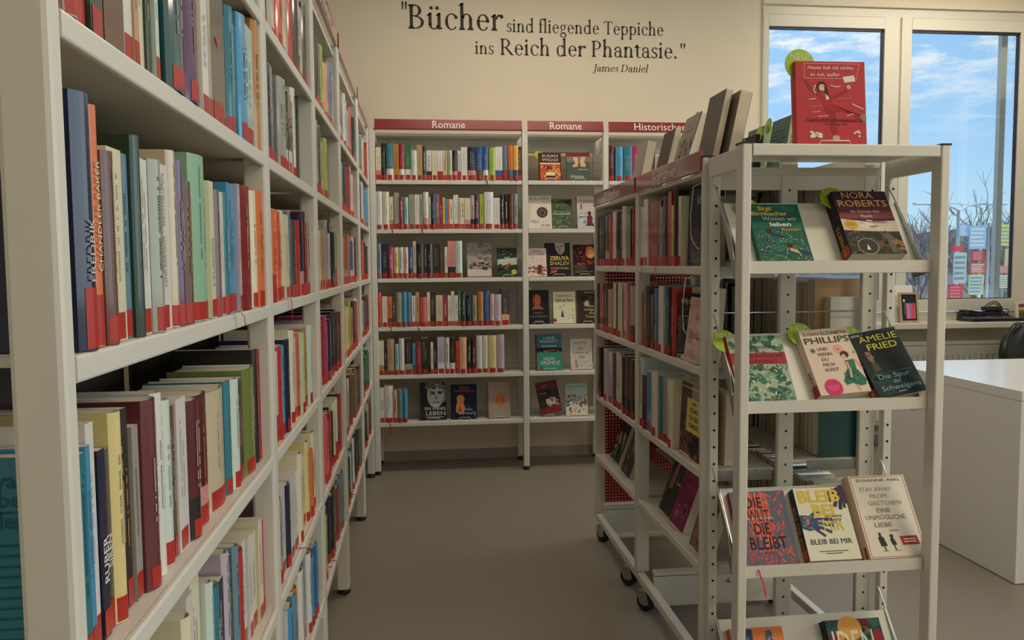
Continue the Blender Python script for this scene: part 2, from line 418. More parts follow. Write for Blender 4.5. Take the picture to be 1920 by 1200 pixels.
def add_dashes(mb, w, b, h, rnd, ink, z0=.30, z1=.93):
    """two lines of small printed marks up the spine"""
    lines = [(.5, .20)] if w < .026 else [(.38, .12), (.62, .10)]
    for cx, ww in lines:
        z = h*(z0+rnd.random()*.08); hw = min(w*ww, .0052)/2; ze = h*(z1-rnd.random()*.25)
        while z < ze:
            s = .0012+rnd.random()*.0018
            (_, y) = spine_pt(w, b, w*cx, .0006)
            mb.poly([(w*cx-hw, y, z), (w*cx+hw, y, z), (w*cx+hw, y, z+s), (w*cx-hw, y, z+s)], ink)
            z += s+.0009+(.006 if rnd.random() < .12 else 0)
def book(sp):
    """sp: dict with w,h,d,color,hard,seed,label,group,loc,rotz and optional text / ribbon / tag"""
    rnd = random.Random(sp['seed']); w, h, d = sp['w'], sp['h'], sp['d']; hard = sp['hard']
    names = sp['color'].split('/'); main = PAL[names[0]]; foot = PAL[names[1]] if len(names) > 1 else None
    t = thing('book', sp['label'], 'book', sp['loc'], sp['rot'], sp['group'])
    mb = MB(); n, b, tb = make_cover(mb, w, h, d, main, main, foot, hard, sp.get('footh', .3))
    mb.build('cover', M['cover'], t)
    pg = MB(); e = .003 if hard else .0006; pg.box(tb, w-tb, .0012, d-(.004 if hard else .0004), e, h-e); pg.build('page_block', M['paper'], t)
    if sp.get('sticker', True): add_sticker(w, b, hard, sp.get('sth', .026+.006*rnd.random()), frac=sp.get('stf', (.6+.3*rnd.random()) if w > .028 else .9)).build('spine_sticker', M['sticker'], t)
    ti = MB(); ink = tuple(.35*x for x in main[:3])+(1.,) if lum(main) > .22 else (C3(214, 206, 180) if rnd.random() < .7 else C3(200, 150, 60))
    if sp.get('ink'): ink = sp['ink']
    if sp.get('text'):
        for s, z, hh, cxf in sp['text']:
            cx = w*cxf; (_, y) = spine_pt(w, b, cx, .0012)
            tv = text_geo(s, .01)[0]; tw = (max(q[0] for q in tv)-min(q[0] for q in tv))*hh/.70
            put_text(ti, s, lambda tx, ty: (cx-(ty-hh/2), y, z+tx), hh, ink, 'l', bold=.01, width=min(tw, h-z-.012))
    elif sp.get('dashes', True):
        k = .42 if sp['row'][0] in 'bf' else .62
        ink = tuple(k*a+(1-k)*b_ for a, b_ in zip(ink[:3], main[:3]))+(1.,); add_dashes(ti, w, b, h, rnd, ink)
    for s, y0, zz, hh in sp.get('backtext', ()):
        if s: put_text(ti, s, lambda tx, ty: (-.0006, y0-tx, zz+ty), hh, ink, 'r', .012)
        else: ti.poly([(-.0006, y0+hh, zz), (-.0006, y0, zz), (-.0006, y0, zz+.0022), (-.0006, y0+hh, zz+.0022)], ink)
    if ti.f: ti.build('title_lettering', M['ink'], t)
    if sp.get('ribbon'): ribbon(w*.55, b, sp['ribbon'], rnd).build('bookmark_ribbon', M['ribbon_'+sp['ribbon'][0]], t)
    if sp.get('newtag'):
        g = MB(); cx, cz, r = w/2, h-.012, .030
        g.lathe((w*.5, .004, h-.004), [(r, -.0004), (r, .0004)], 'x', 24); g.build('new_book_tag', M['tag'], t)
    return t
def ribbon(x, b, spec, rnd):
    """flat band that leaves the foot of the spine, runs over the shelf edge and hangs"""
    _, over, drop = spec; mb = MB(); wd = .0028; pts = [(-.0, .001)]
    path = [(x, -b-.002, .0012), (x+.002, -b-over, .0014), (x+.003, -b-over-.004, -.004), (x+.006, -b-over-.005, -drop*.5), (x+.003, -b-over-.005, -drop), (x+.012, -b-over-.006, -drop-.012)]
    for (xa, ya, za), (xb, yb, zb) in zip(path, path[1:]):
        mb.poly([(xa-wd, ya, za), (xb-wd, yb, zb), (xb+wd, yb, zb), (xa+wd, ya, za)])
    return mb

# ---- a book shown face-out: front cover faces -y, spine on the left (x=0)
def face_book(label, loc, rot, w, h, t, base, art=(), spine=None, hard=False, sticker=True, newtag=None, group=None, spine_text=None, pages=True, ribbon_=None, back_spine=None):
    o = thing('book', label, 'book', loc, None, group)
    o.matrix_world = Matrix.Translation(loc) @ rot.to_4x4() if isinstance(rot, Matrix) else Matrix.Translation(loc) @ Euler(rot).to_matrix().to_4x4()
    sp = spine or base; mb = MB(); tb = .0024 if hard else .0006
    n, b = (6, min(.28*t, .008)) if hard else (3, .0012)
    arc = [(-b*math.sin(PI*i/n), t*(1-i/n)) for i in range(n+1)]           # from the back (y=t) to the front (y=0)
    outer = [(w, t)] + arc + [(w, 0)]; inner = [(w, t-tb)] + [(x+tb, max(tb, min(t-tb, y))) for x, y in arc] + [(w, tb)]
    for i in range(len(outer)-1):
        col = sp if 1 <= i < len(outer)-2 else base
        (xa, ya), (xb, yb) = outer[i], outer[i+1]; mb.poly([(xa, ya, 0), (xb, yb, 0), (xb, yb, h), (xa, ya, h)], col)
        (xa, ya), (xb, yb) = inner[i], inner[i+1]; mb.poly([(xb, yb, 0), (xa, ya, 0), (xa, ya, h), (xb, yb, h)], WHITE)
        for z, fl in ((0, True), (h, False)):
            q = [outer[i]+(z,), outer[i+1]+(z,), inner[i+1]+(z,), inner[i]+(z,)]; mb.poly(q[::-1] if fl else q, base)
    mb.build('cover', M['matte_cover'], o)
    pg = MB(); e = .003 if hard else .0005; pg.box(.001, w-(.004 if hard else .0005), tb, t-tb, e, h-e); pg.build('page_block', M['paper'], o)
    if sticker:
        s = MB(); s.poly([(-b-.0006, t*.9, .002), (-b*.6-.0006, t*.05, .002), (-b*.6-.0006, t*.05, .034), (-b-.0006, t*.9, .034)]); s.build('spine_sticker', M['sticker'], o)
    pic, txt = MB(), MB()
    if back_spine:
        bs = MB(); bs.box(w-.0002, w+.0015, -.0004, t+.0004, 0, h, back_spine[0]); bs.build('spine', M['matte_cover'], o)
        put_text(txt, back_spine[1], lambda tx, ty: (w+.0019, t/2+.007-ty, .03+tx) if False else (w+.0019, t/2-.007+ty, h*.72-tx), .014, C3(60, 70, 56), 'l', .01)
    for k, a in enumerate(art):
        y = -.0002-.00004*k
        if a[0] == 'r': _, x0, z0, x1, z1, c = a; pic.poly([(x0*w, y, z0*h), (x1*w, y, z0*h), (x1*w, y, z1*h), (x0*w, y, z1*h)], c)
        elif a[0] == 'e': _, cx, cz, rx, rz, c = a; pic.poly([((cx+rx*math.cos(2*PI*i/22))*w, y, cz*h+rz*w*math.sin(2*PI*i/22)) for i in range(22)], c)
        elif a[0] == 'p':
            _, pts, c = a; q = [(x*w, y, z*h) for x, z in pts]
            ar = sum(q[i][0]*q[(i+1) % len(q)][2]-q[(i+1) % len(q)][0]*q[i][2] for i in range(len(q)))
            pic.poly(q if ar > 0 else q[::-1], c)
        elif a[0] == 'l':                                                 # line of constant width
            _, pts, lw, c = a
            for (xa, za), (xb, zb) in zip(pts, pts[1:]):
                dx, dz = (xb-xa)*w, (zb-za)*h; ln = math.hypot(dx, dz) or 1; nx, nz_ = -dz/ln*lw*w/2, dx/ln*lw*w/2
                q = [(xa*w-nx, y, za*h-nz_), (xb*w-nx, y, zb*h-nz_), (xb*w+nx, y, zb*h+nz_), (xa*w+nx, y, za*h+nz_)]; pic.poly(q, c)
        elif a[0] == 'n':
            _, cnt, seed, (x0, z0, x1, z1), cols, (s0, s1), asp, *turn = a; rnd = random.Random(seed)
            for i in range(cnt):
                cx, cz, s, c = rnd.uniform(x0, x1), rnd.uniform(z0, z1), rnd.uniform(s0, s1), rnd.choice(cols); ta = rnd.uniform(-1, 1)*(turn[0] if turn else .5)
                q = []
                for j in range(8):
                    r = rnd.uniform(.7, 1.1); px, pz = s*r*math.cos(2*PI*j/8)*w, s*r*asp*math.sin(2*PI*j/8)*w
                    q.append((min(w, max(0, cx*w+px*math.cos(ta)-pz*math.sin(ta))), y-.00001*(i % 3), min(h, max(0, cz*h+px*math.sin(ta)+pz*math.cos(ta)))))
                pic.poly(q, c)
        elif a[0] == 't':
            _, s, cx, z, hh, c, *o2 = a; al = o2[0] if o2 else 'c'; bo = o2[1] if len(o2) > 1 else 0.; wd = o2[2]*w if len(o2) > 2 and o2[2] else None; sh = o2[3] if len(o2) > 3 else 0.
            put_text(txt, s, lambda tx, ty: (cx*w+tx, -.0003-.00004*len(art), z*h+ty), hh*h, c, al, bo, sh, wd)
    if pic.f: pic.build('cover_picture', M['ink'], o)
    if spine_text:
        s, z, hh, c = spine_text
        put_text(txt, s, lambda tx, ty: (-b-.0012, t/2+(ty-hh/2), z*h+tx), hh, c, 'l', .01)
    if txt.f: txt.build('title_lettering', M['ink'], o)
    if newtag:
        cx, cz, r = newtag; g = MB(); g.lathe((cx*w, t*.5, cz*h), [(r, -.0005), (r, .0005)], 'y', 28); tg = g.build('new_book_tag', M['tag'], o)
        g = MB(); put_text(g, 'NEU!', lambda tx, ty: (cx*w+tx, t*.5-.0012, cz*h+r*.30+ty), r*.42, WHITE, 'c', .012); g.build('tag_lettering', M['ink'], tg)
    if ribbon_:
        x, drop = ribbon_; g = MB(); wd = .003
        pth = [(x*w, t*.5, .001), (x*w, -.003, .002), (x*w-.001, -.028, -.004), (x*w, -.031, -.03), (x*w+.004, -.031, -drop*.6), (x*w+.003, -.031, -drop)]
        for (xa, ya, za), (xb, yb, zb) in zip(pth, pth[1:]): g.poly([(xa-wd, ya, za), (xb-wd, yb, zb), (xb+wd, yb, zb), (xa+wd, ya, za)])
        g.build('bookmark_ribbon', M['ribbon_red'], o)
    return o
def lean(tilt=0., yaw=0., roll=0.):
    """front towards -y; tilt leans it back, yaw turns it about z, roll turns it in its own plane (counter-clockwise as seen)"""
    return Matrix.Rotation(yaw, 3, 'Z') @ Matrix.Rotation(-tilt, 3, 'X') @ Matrix.Rotation(-roll, 3, 'Y')

# ================================================================== THE ROOM
WY = 5.45                       # inner face of the window wall
RX, LX, FY, CZ = 5.30, -2.30, -3.0, 3.42
struct('floor', MB().box(LX-.2, RX+.2, FY-.2, WY+.2, -.06, 0), M['floor'])
struct('ceiling', MB().box(LX-.2, RX+.2, FY-.2, WY+.2, CZ, CZ+.1), M['ceiling'])
WX0, WX1, WZ0, WZ1 = 2.392, 4.50, .885, 3.135
wb = MB(); wb.box(LX-.2, WX0, WY, WY+.22, 0, CZ); wb.box(WX1, RX+.2, WY, WY+.22, 0, CZ); wb.box(WX0, WX1, WY, WY+.22, 0, WZ0); wb.box(WX0, WX1, WY, WY+.22, WZ1, CZ)
struct('wall_back', wb, M['wall'])
struct('wall_left', MB().box(LX-.2, LX, FY, WY, 0, CZ), M['wall'])
struct('wall_front', MB().box(LX-.2, RX+.2, FY-.2, FY, 0, CZ), M['wall'])
wr = MB(); ys = [FY, -2.5, -.6, .05, 1.95, 2.6, 4.5, WY]
for i in range(0, 8, 2): wr.box(RX, RX+.2, ys[i], ys[i+1], 0, CZ)
for i in (1, 3, 5): wr.box(RX, RX+.2, ys[i], ys[i+1], 0, 1.0); wr.box(RX, RX+.2, ys[i], ys[i+1], 2.9, CZ)
struct('wall_right', wr, M['wall'])
for k, i in enumerate((1, 3, 5)):
    f = MB(); a, b = ys[i], ys[i+1]
    for q in ((a, a+.07, 1.0, 2.9), (b-.07, b, 1.0, 2.9), (a+.07, b-.07, 1.0, 1.07), (a+.07, b-.07, 2.83, 2.9), ((a+b)/2-.04, (a+b)/2+.04, 1.07, 2.83)): f.box(RX+.03, RX+.08, *q)
    w = struct('window_%d' % (k+2), f, M['pvc'])
    MB().box(RX+.05, RX+.054, a+.06, b-.06, 1.06, 2.84).build('pane', M['glass'], w)
bb = MB(); bb.box(LX, RX, WY-.012, WY, 0, .068); struct('baseboard_back', bb, M['skirting'])

# window in the back wall: fixed frame, two sashes with rebates, panes
fr = MB(); Y0, Y1 = WY+.012, WY+.085
for q in ((WX0, WX1, WZ1-.062, WZ1), (WX0, WX1, WZ0+.0, .965), (WX0, WX0+.008, .965, WZ1-.062), (WX1-.03, WX1, .965, WZ1-.062), (3.4135, 3.4285, .965, WZ1-.062)): fr.box(q[0], q[1], Y0+.012, Y1+.03, q[2], q[3])
win = struct('window_1', fr, M['pvc'])
def sash(x0, x1, px0, px1, z0=.972, z1=3.068, pz0=1.058, pz1=2.986):
    s = MB()
    for a, b, c, d in ((x0, px0, z0, z1), (px1, x1, z0, z1), (px0, px1, z0, pz0), (px0, px1, pz1, z1)):
        s.rbox(a, b, Y0-.004, Y1-.02, c, d, .004, axis='z' if b-a < d-c else 'x')
    s.build('sash', M['pvc'], win)
    g = MB(); 
    for a, b, c, d in ((px0, px0+.006, pz0, pz1), (px1-.014, px1, pz0, pz1), (px0, px1, pz1-.016, pz1), (px0, px1, pz0, pz0+.006)): g.box(a, b, Y0+.01, Y0+.03, c, d)
    g.build('gasket', M['gasket'], win)
    MB().box(px0+.003, px1-.003, Y0+.03, Y0+.035, pz0+.003, pz1-.003).build('pane', M['glass'], win)
sash(2.401, 3.4125, 2.441, 3.300)
sash(3.4295, 4.468, 3.508, 4.352)
b = MB(); b.box(4.30, 4.345, Y1+.05, Y1+.09, .9, 3.2); b.build('outer_guide_rail', M['pvc'], win)
sl = MB(); sl.rbox(2.25, 4.72, 5.215, WY+.01, .862, .905, .006, axis='x'); struct('trim_1', sl, M['pvc'])
cl = MB(); cl.box(WX0-.004, WX0, WY-.012, WY, WZ0, WZ1+.02); struct('trim_2', cl, M['pvc'])

# added fill lights, shaped as unseen ceiling fixtures (warm, over the aisles)
def fill_lamp(x, y, label, pw):
    t = thing('fill_lamp', label, 'lamp', (x, y, CZ), None, 'added fill lamps above the shelves')
    h = MB(); h.rbox(-.75, .75, -.11, .11, -.06, -.001, .01, axis='x'); h.build('housing', M['metal'], t)
    d = MB(); d.box(-.73, .73, -.095, .095, -.066, -.061); d.build('diffuser', M['diffuser'], t)
    l = bpy.data.lights.new('fill_light', 'AREA'); l.shape = 'RECTANGLE'; l.size = 1.46; l.size_y = .19; l.energy = pw; l.color = (1, .86, .66)
    o = bpy.data.objects.new('fill_light', l); COL.objects.link(o); o.parent = t; o.location = (0, 0, -.07)
for x, y, lb, pw in ((.7, 4.1, 'added fill lamp nearest the wall with the quotation', 23), (.6, -.6, 'added fill lamp over the near end of the aisle', 10), (2.5, .5, 'added fill lamp in front of the display stand', 42), (3.6, 4.68, 'added fill lamp above the window sill', 24), (3.2, -1.6, 'added fill lamp farthest from the window', 30)):
    fill_lamp(x, y, lb, pw)

# ================================================================== SHELVING
def holes(mb, xs, y, z0, z1, step, r=.0035, axis='y'):
    z = z0
    while z < z1:
        for x in xs: mb.disc((x, y, z) if axis == 'y' else (y, x, z), r, axis, 8)
        z += step
LEV = [1.8703, 1.5640, 1.2560, .9480, .6430, .3360]
# ---- back bookcase: three bays along the wall
back = thing('bookcase', 'white steel bookcase of three bays with crimson Romane headers against the back wall', 'bookcase', (0, 0, 0))
BY = 5.08                       # front plane
bays = [(-.2748, .6452), (.6844, 1.1706), (1.2088, 2.090)]
posts = [(-.314, -.2748), (.6452, .6844), (1.1706, 1.2088), (2.090, 2.128)]
for a, b in posts:
    m = MB(); m.rbox(a+.001, b-.001, BY, BY+.045, .026, 2.19, .005); m.build('post', M['metal'], back)
    MB().lathe(((a+b)/2, BY+.022, 0), [(.020, .001), (.021, .012), (.014, .022), (.014, .027)], n=16).build('foot', M['rubber'], back)
    m = MB(); m.rbox(a-.004, b+.004, 5.365, 5.395, .026, 2.19, .004); m.build('rear_post', M['metal'], back)
    m = MB(); holes(m, [(a+b)/2-.012, (a+b)/2+.012], 5.3645, .07, 2.15, .05, .0032); m.build('post_holes', M['holes'], back)
    MB().lathe(((a+b)/2, 5.38, 0), [(.022, .001), (.023, .012), (.014, .022), (.014, .027)], n=16).build('foot', M['rubber'], back)
for a, b in bays:
    for z in LEV:
        m = MB(); m.rbox(a+.001, b-.001, BY+.001, BY+.012, z-.026, z, .003, axis='x'); m.box(a+.001, b-.001, BY+.012, 5.362, z-.010, z); m.box(a+.005, b-.005, 5.352, 5.362, z, z+.022); m.build('shelf_board', M['metal'], back)
    m = MB(); m.box(a+.001, b-.001, BY+.03, 5.36, 2.150, 2.164); m.box(a+.001, b-.001, 5.30, 5.36, 2.08, 2.15); m.build('top_board', M['metal'], back)
    m = MB(); m.prism([(BY-.012, 2.186), (BY+.004, 2.246), (BY+.016, 2.246), (BY+.016, 2.18), (BY-.002, 2.18)][::-1], a-.001, b+.001, axis='x')
    h = m.build('header_sign', M['crimson'], back); g = MB()
    s = 'Historischer Roman' if a > 1.2 else 'Romane'
    put_text(g, s, lambda tx, ty: ((a+b)/2+tx, BY-.0085+(ty-.0)*.26-.002, 2.192+ty), .047, None, 'c', .030, width=.205 if s == 'Romane' else .55)
    g.build('sign_lettering', M['sign_white'], h)
# wire book supports hanging under the shelves of the back bookcase
for x, z in ((.225, LEV[1]), (.50, LEV[3]), (.115, LEV[4])):
    pass

# ---- left bookcase: five bays running towards the back wall
LXF = -.312
left = thing('bookcase', 'long white steel bookcase packed with novels along the left side of the aisle', 'bookcase', (0, 0, 0))
lposts = [(.7345, .7615), (1.689, 1.738), (2.455, 2.515), (3.212, 3.288), (4.16, 4.245), (5.03, 5.068)]
LLEV = [1.8500, 1.5670, 1.2577, .9409, .6150, .3100]
for i, (a, b) in enumerate(lposts):
    zt = 2.19
    for x0, x1, nm in ((LXF-.047, LXF, 'post'), (-.66, -.62, 'rear_post')):
        m = MB(); m.rbox(x0, x1, a, b, .026, zt, .006); m.build(nm, M['metal'], left)
        MB().lathe(((x0+x1)/2, (a+b)/2, 0), [(.026, .001), (.027, .01), (.016, .022), (.016, .027)], n=18).build('foot', M['rubber'], left)
    m = MB(); m.box(-.62, LXF-.047, a+.004, a+.018, 2.13, 2.17); m.box(-.62, LXF-.047, a+.004, a+.018, .20, .235); m.build('cross_bar', M['metal'], left)
for i in range(5):
    a, b = lposts[i][1], lposts[i+1][0]
    for z in LLEV:
        m = MB(); m.rbox(LXF-.011, LXF-.0005, a+.0005, b-.0005, z-.026, z, .003, axis='y'); m.box(-.60, LXF-.011, a+.0005, b-.0005, z-.010, z)
        m.build('shelf_board', M['metal'], left)
    m = MB(); m.box(-.612, -.604, a, b, .24, 2.13); m.build('shade_backing', M['painted_shade'], left)  # sheet closing the bay, shade of the open gap put into its colour
    m = MB(); m.box(-.60, LXF-.014, a, b, 2.145, 2.16); m.build('top_board', M['metal'], left)
    m = MB(); m.rbox(LXF-.012, LXF+.002, a-.012, b+.012, 2.186, 2.257, .003, axis='y'); h = m.build('header_sign', M['crimson'], left)
    if i == 2:
        g = MB(); put_text(g, 'Romane', lambda tx, ty: (LXF+.0032, (a+b)/2+tx, 2.20+ty), .042, None, 'c', .022, width=.205); g.build('sign_lettering', M['sign_white'], h)

# ---- two shelf trolleys on castors, end to end on the right of the aisle
TX0, TX1 = .8306, 1.385
CLEV = [1.3278, 1.0221, .7076, .4137]
def caster(x, y, ang, parent):
    m = MB(); m.lathe((0, -.016, .036), [(.030, 0), (.036, .004), (.036, .012), (.030, .015), (.030, .017), (.036, .020), (.036, .028), (.030, .032)], 'y', 20)
    m.xform(Matrix.Translation((x, y, 0)) @ Matrix.Rotation(ang, 4, 'Z')); w = m.build('caster_wheel', M['rubber'], parent)
    m = MB(); m.prism([(.034, -.026), (.026, -.008), (.030, .012), (.062, .026), (.078, .020), (.078, -.018)], -.022, -.0185, axis='y'); m.prism([(.034, -.026), (.026, -.008), (.030, .012), (.062, .026), (.078, .020), (.078, -.018)], .0185, .022, axis='y')
    m.box(-.018, .022, -.022, .022, .074, .079); m.lathe((.004, 0, .079), [(.012, -.004), (.012, .006), (.006, .008), (.006, .03)], 'z', 14)
    m.v = [(p[1] if False else p[0], p[1], p[2]) for p in m.v]
    m.xform(Matrix.Translation((x, y, 0)) @ Matrix.Rotation(ang, 4, 'Z')); m.build('caster_fork', M['zinc'], parent)
def trolley(y0, y1, label, plate_y, casters):
    t = thing('shelf_trolley', label, 'shelf trolley', (0, 0, 0), None, 'double-sided shelf trolleys right of the aisle')
    for x0, x1 in ((TX0, TX0+.05), (1.072, 1.124), (TX1-.05, TX1)):
        for a, b in ((y0-.019, y0), (y1, y1+.0175)):
            m = MB(); m.rbox(x0, x1, a, b, .118, 1.648, .004); m.build('post', M['metal'], t)
            MB().box(x0-.001, x1+.001, a-.001, b+.001, 1.648, 1.653).build('post_cap', M['rubber'], t)
        m = MB(); holes(m, [y0+.0] and [(x0+x1)/2], y0-.0196, .2, 1.6, .052, .0038); m.build('post_holes', M['holes'], t)
    for side, (x0, x1) in enumerate(((TX0+.0015, 1.07), (1.126, TX1-.0015))):
        for z in CLEV:
            z = z+(.022 if side else 0); fx = (x0, x0+.010) if side == 0 else (x1-.010, x1)
            m = MB(); m.rbox(fx[0], fx[1], y0+.001, y1-.001, z-.026, z, .003, axis='y'); m.box(x0+.0101 if side == 0 else x0, x1 if side == 0 else x1-.0101, y0+.001, y1-.001, z-.010, z-.0002)
            m.build('shelf_board', M['metal'], t)
            m = MB(); m.box(x0+.05, x1-.008, y0-.004, y0-.0005, z-.036, z-.004); m.box(x0+.06, x0+.10, y0-.006, y0-.004, z-.014, z-.003); m.box(x1-.06, x1-.03, y0-.006, y0-.004, z-.014, z-.003); m.build('shelf_bracket', M['zinc'], t)
    m = MB(); m.box(TX0+.006, TX1-.006, y0, y1, 1.596, 1.606); m.build('top_board', M['metal'], t)
    m = MB(); m.rbox(TX0-.006, TX0+.004, y0-.006, y1+.006, 1.609, 1.671, .003, axis='y'); h = m.build('header_sign', M['crimson'], t)
    g = MB(); put_text(g, 'Biographien', lambda tx, ty: (TX0-.0068, (y0+y1)/2-tx, 1.622+ty), .036, None, 'c', .018, width=.26); g.build('sign_lettering', M['sign_white'], h)
    m = MB(); m.rbox(TX1-.004, TX1+.006, y0-.006, y1+.006, 1.609, 1.671, .003, axis='y'); m.build('top_fascia', M['metal'], t)
    for yy in (y0-.010, y1+.010):
        m = MB(); m.box(TX0+.05, 1.072, yy-.006, yy+.006, 1.553, 1.612); m.box(1.124, TX1-.05, yy-.006, yy+.006, 1.553, 1.612); m.build('end_rail', M['metal'], t)
    for x0, x1 in ((TX0+.002, TX0+.032), (TX1-.032, TX1-.002)):
        m = MB(); m.rbox(x0, x1, y0-.015, y1+.015, .084, .116, .004, axis='y'); m.build('base_rail', M['metal'], t)
    for yy in plate_y:
        m = MB(); m.box(TX0+.034, TX1-.034, yy, yy+.018, .03, .145); m.build('base_plate', M['metal'], t)
        m = MB(); m.box(TX0+.034, TX1-.034, yy-.004, yy+.03, .150, .164); m.build('base_board', M['metal'], t)
        for bx in (1.085, 1.16): MB().lathe((bx, yy-.008, .118), [(.004, 0), (.0085, .003), (.0085, .0075)], 'y', 12).build('bolt', M['zinc'], t)
    for x, y, a in casters: caster(x, y, a, t)
    return t
near_trolley = trolley(2.3155, 3.0132, 'nearer white steel shelf trolley with Biographien header and castors', (2.885,), ((.842, 2.925, 2.2), (1.36, 2.93, .5), (.842, 2.40, 1.2), (1.36, 2.40, 2.6)))
far_trolley = trolley(3.0523, 3.7695, 'farther white steel shelf trolley with Biographien header and red perforated end panel', (3.725,), ((.852, 3.70, 2.0), (1.36, 3.70, .4), (.842, 3.175, 2.3), (1.36, 3.17, .8)))
m = MB(); m.tube([(TX0+.03, 2.309, 1.187), (TX1-.03, 2.309, 1.187)], .0025, 6); m.build('cross_wire', M['wire'], near_trolley)
def perforated(x0, x1, y, z0, z1, step, r, parent):
    m = MB(); nx, nz_ = int((x1-x0)/step), int((z1-z0)/step); ox = x0+((x1-x0)-nx*step)/2; oz = z0+((z1-z0)-nz_*step)/2
    for i in range(nx):
        for j in range(nz_):
            a, b, c, d = ox+i*step, ox+(i+1)*step, oz+j*step, oz+(j+1)*step; cx, cz = (a+b)/2, (c+d)/2
            o = [(a, y, c), (b, y, c), (b, y, d), (a, y, d)]; h = [(cx-r, y, cz-r), (cx+r, y, cz-r), (cx+r, y, cz+r), (cx-r, y, cz+r)]
            for k in range(4): l = (k+1) % 4; m.poly([o[k], o[l], h[l], h[k]])
    o = m.build('perforated_panel', M['red_panel'], parent)
    s = o.modifiers.new('thickness', 'SOLIDIFY'); s.thickness = .0015
perforated(TX0+.04, TX1-.04, 3.752, .175, 1.54, .0155, .0020, far_trolley)

# ---- display stand at the near end of the trolleys: sloping shelves for new books
stand = thing('display_stand', 'white steel display stand with sloping shelves of new books at the trolley end', 'display stand', (0, 0, 0))
SY0, SY1 = 2.0, 2.281
for x0, x1, nm in ((.828, .8535, 'front_post'), (1.3785, 1.404, 'front_post')):
    m = MB(); m.rbox(x0, x1, SY0, SY0+.045, .03, 1.644, .004); m.build(nm, M['metal'], stand); MB().box(x0-.001, x1+.001, SY0-.001, SY0+.046, 1.644, 1.649).build('post_cap', M['rubber'], stand)
    MB().lathe(((x0+x1)/2, SY0+.022, 0), [(.018, .001), (.018, .012), (.01, .02), (.01, .031)], n=14).build('foot', M['rubber'], stand)
for x0, x1 in ((.842, .8685), (1.3885, 1.4145)):
    m = MB(); m.rbox(x0, x1, SY1-.026, SY1, .03, 1.640, .003); m.build('rear_post', M['metal'], stand); MB().box(x0-.001, x1+.001, SY1-.027, SY1+.001, 1.640, 1.645).build('post_cap', M['rubber'], stand)
    m = MB(); holes(m, [(x0+x1)/2], SY1-.0266, .08, 1.56, .0508, .0042); m.build('post_holes', M['holes'], stand)
    MB().lathe(((x0+x1)/2, SY1-.013, 0), [(.016, .001), (.016, .012), (.01, .02), (.01, .031)], n=14).build('foot', M['rubber'], stand)
for x in (.832, 1.388):
    m = MB(); m.rbox(x, x+.014, SY0+.045, SY1-.026, 1.583, 1.640, .003, axis='y'); m.build('top_rail', M['metal'], stand)
    m = MB(); m.rbox(x, x+.014, SY0+.045, SY1-.026, .05, .09, .003, axis='y'); m.build('bottom_rail', M['metal'], stand)
m = MB(); m.rbox(.8575, 1.3745, SY0+.001, SY0+.012, 1.614, 1.645, .003, axis='x'); m.box(.8575, 1.3745, SY0+.012, SY1-.001, 1.633, 1.645); m.box(.87, 1.36, SY1-.030, SY1-.018, 1.592, 1.614); m.build('top_board', M['metal'], stand)
TILT = math.radians(33.5); SN, CS = math.sin(TILT), math.cos(TILT)
LIPZ = [1.341, .966, .513, .120]
PY = 2.077
def slope(zt): return PY, zt-.031
for zt in LIPZ:
    y, z = slope(zt); Lp = .236
    m = MB(); x0, x1 = .8545, 1.3755
    prof = [(2.031, zt-.033), (2.031, zt), (2.034, zt), (2.034, zt-.031), (y, z), (y+Lp*SN, z+Lp*CS), (y+Lp*SN+.003, z+Lp*CS-.002), (y+.003, z-.004)]
    a = m.idx([(x0, p, q) for p, q in prof]); b = m.idx([(x1, p, q) for p, q in prof]); n = len(prof)
    m.face([a+i for i in range(n)]); m.face([b+i for i in reversed(range(n))])
    for i in range(n): j = (i+1) % n; m.face([a+j, a+i, b+i, b+j])
    m.build('sloping_shelf', M['metal'], stand)
    for xx in (.8530, 1.3770):
        m = MB(); g = [(2.031, zt-.033), (2.060, zt-.010), (y+Lp*SN-.003, z+Lp*CS+.004), (y+Lp*SN+.012, z+Lp*CS-.012), (y+.03, z-.02)]; m.prism(g, xx-.0012, xx+.0012, axis='x'); m.build('shelf_cheek', M['zinc'], stand)
    for xx in (.8485, 1.3805):
        m = MB(); m.tube([(xx-.004, SY1-.030, zt+.222), (xx, SY1-.034, zt+.218), (xx+.001, y+.05, zt+.07), (xx+.001, y+.022, zt+.005)], .0022, 6)
        m.build('support_wire', M['wire'], stand)

# measured rows of books: (position along the shelf, thickness, height, colours)
B1 = [(-0.272,0.034,0.202,'cream/pink'),(-0.238,0.031,0.226,'black'),(-0.207,0.045,0.228,'teal/white'),(-0.162,0.034,0.223,'ochre'),(-0.128,0.034,0.224,'crimson/white'),(-0.091,0.037,0.223,'green/white'),(-0.054,0.037,0.184,'ice'),(-0.017,0.035,0.217,'tan'),(0.017,0.026,0.209,'dark green'),(0.043,0.031,0.184,'white/navy'),(0.076,0.035,0.184,'cream'),(0.111,0.034,0.184,'white/red'),(0.145,0.029,0.185,'beige'),(0.176,0.028,0.185,'pale green'),(0.204,0.033,0.185,'black/pink'),(0.238,0.02,0.184,'white/red'),(0.26,0.039,0.207,'white'),(0.301,0.053,0.207,'navy/rose'),(0.354,0.043,0.209,'blue/brown'),(0.398,0.035,0.211,'blue/white'),(0.436,0.04,0.204,'lime'),(0.476,0.047,0.211,'white/blue'),(0.525,0.03,0.216,'steel blue/red'),(0.557,0.033,0.218,'orange/teal'),(0.591,0.032,0.218,'yellow/purple'),(0.623,0.02,0.213,'maroon')]
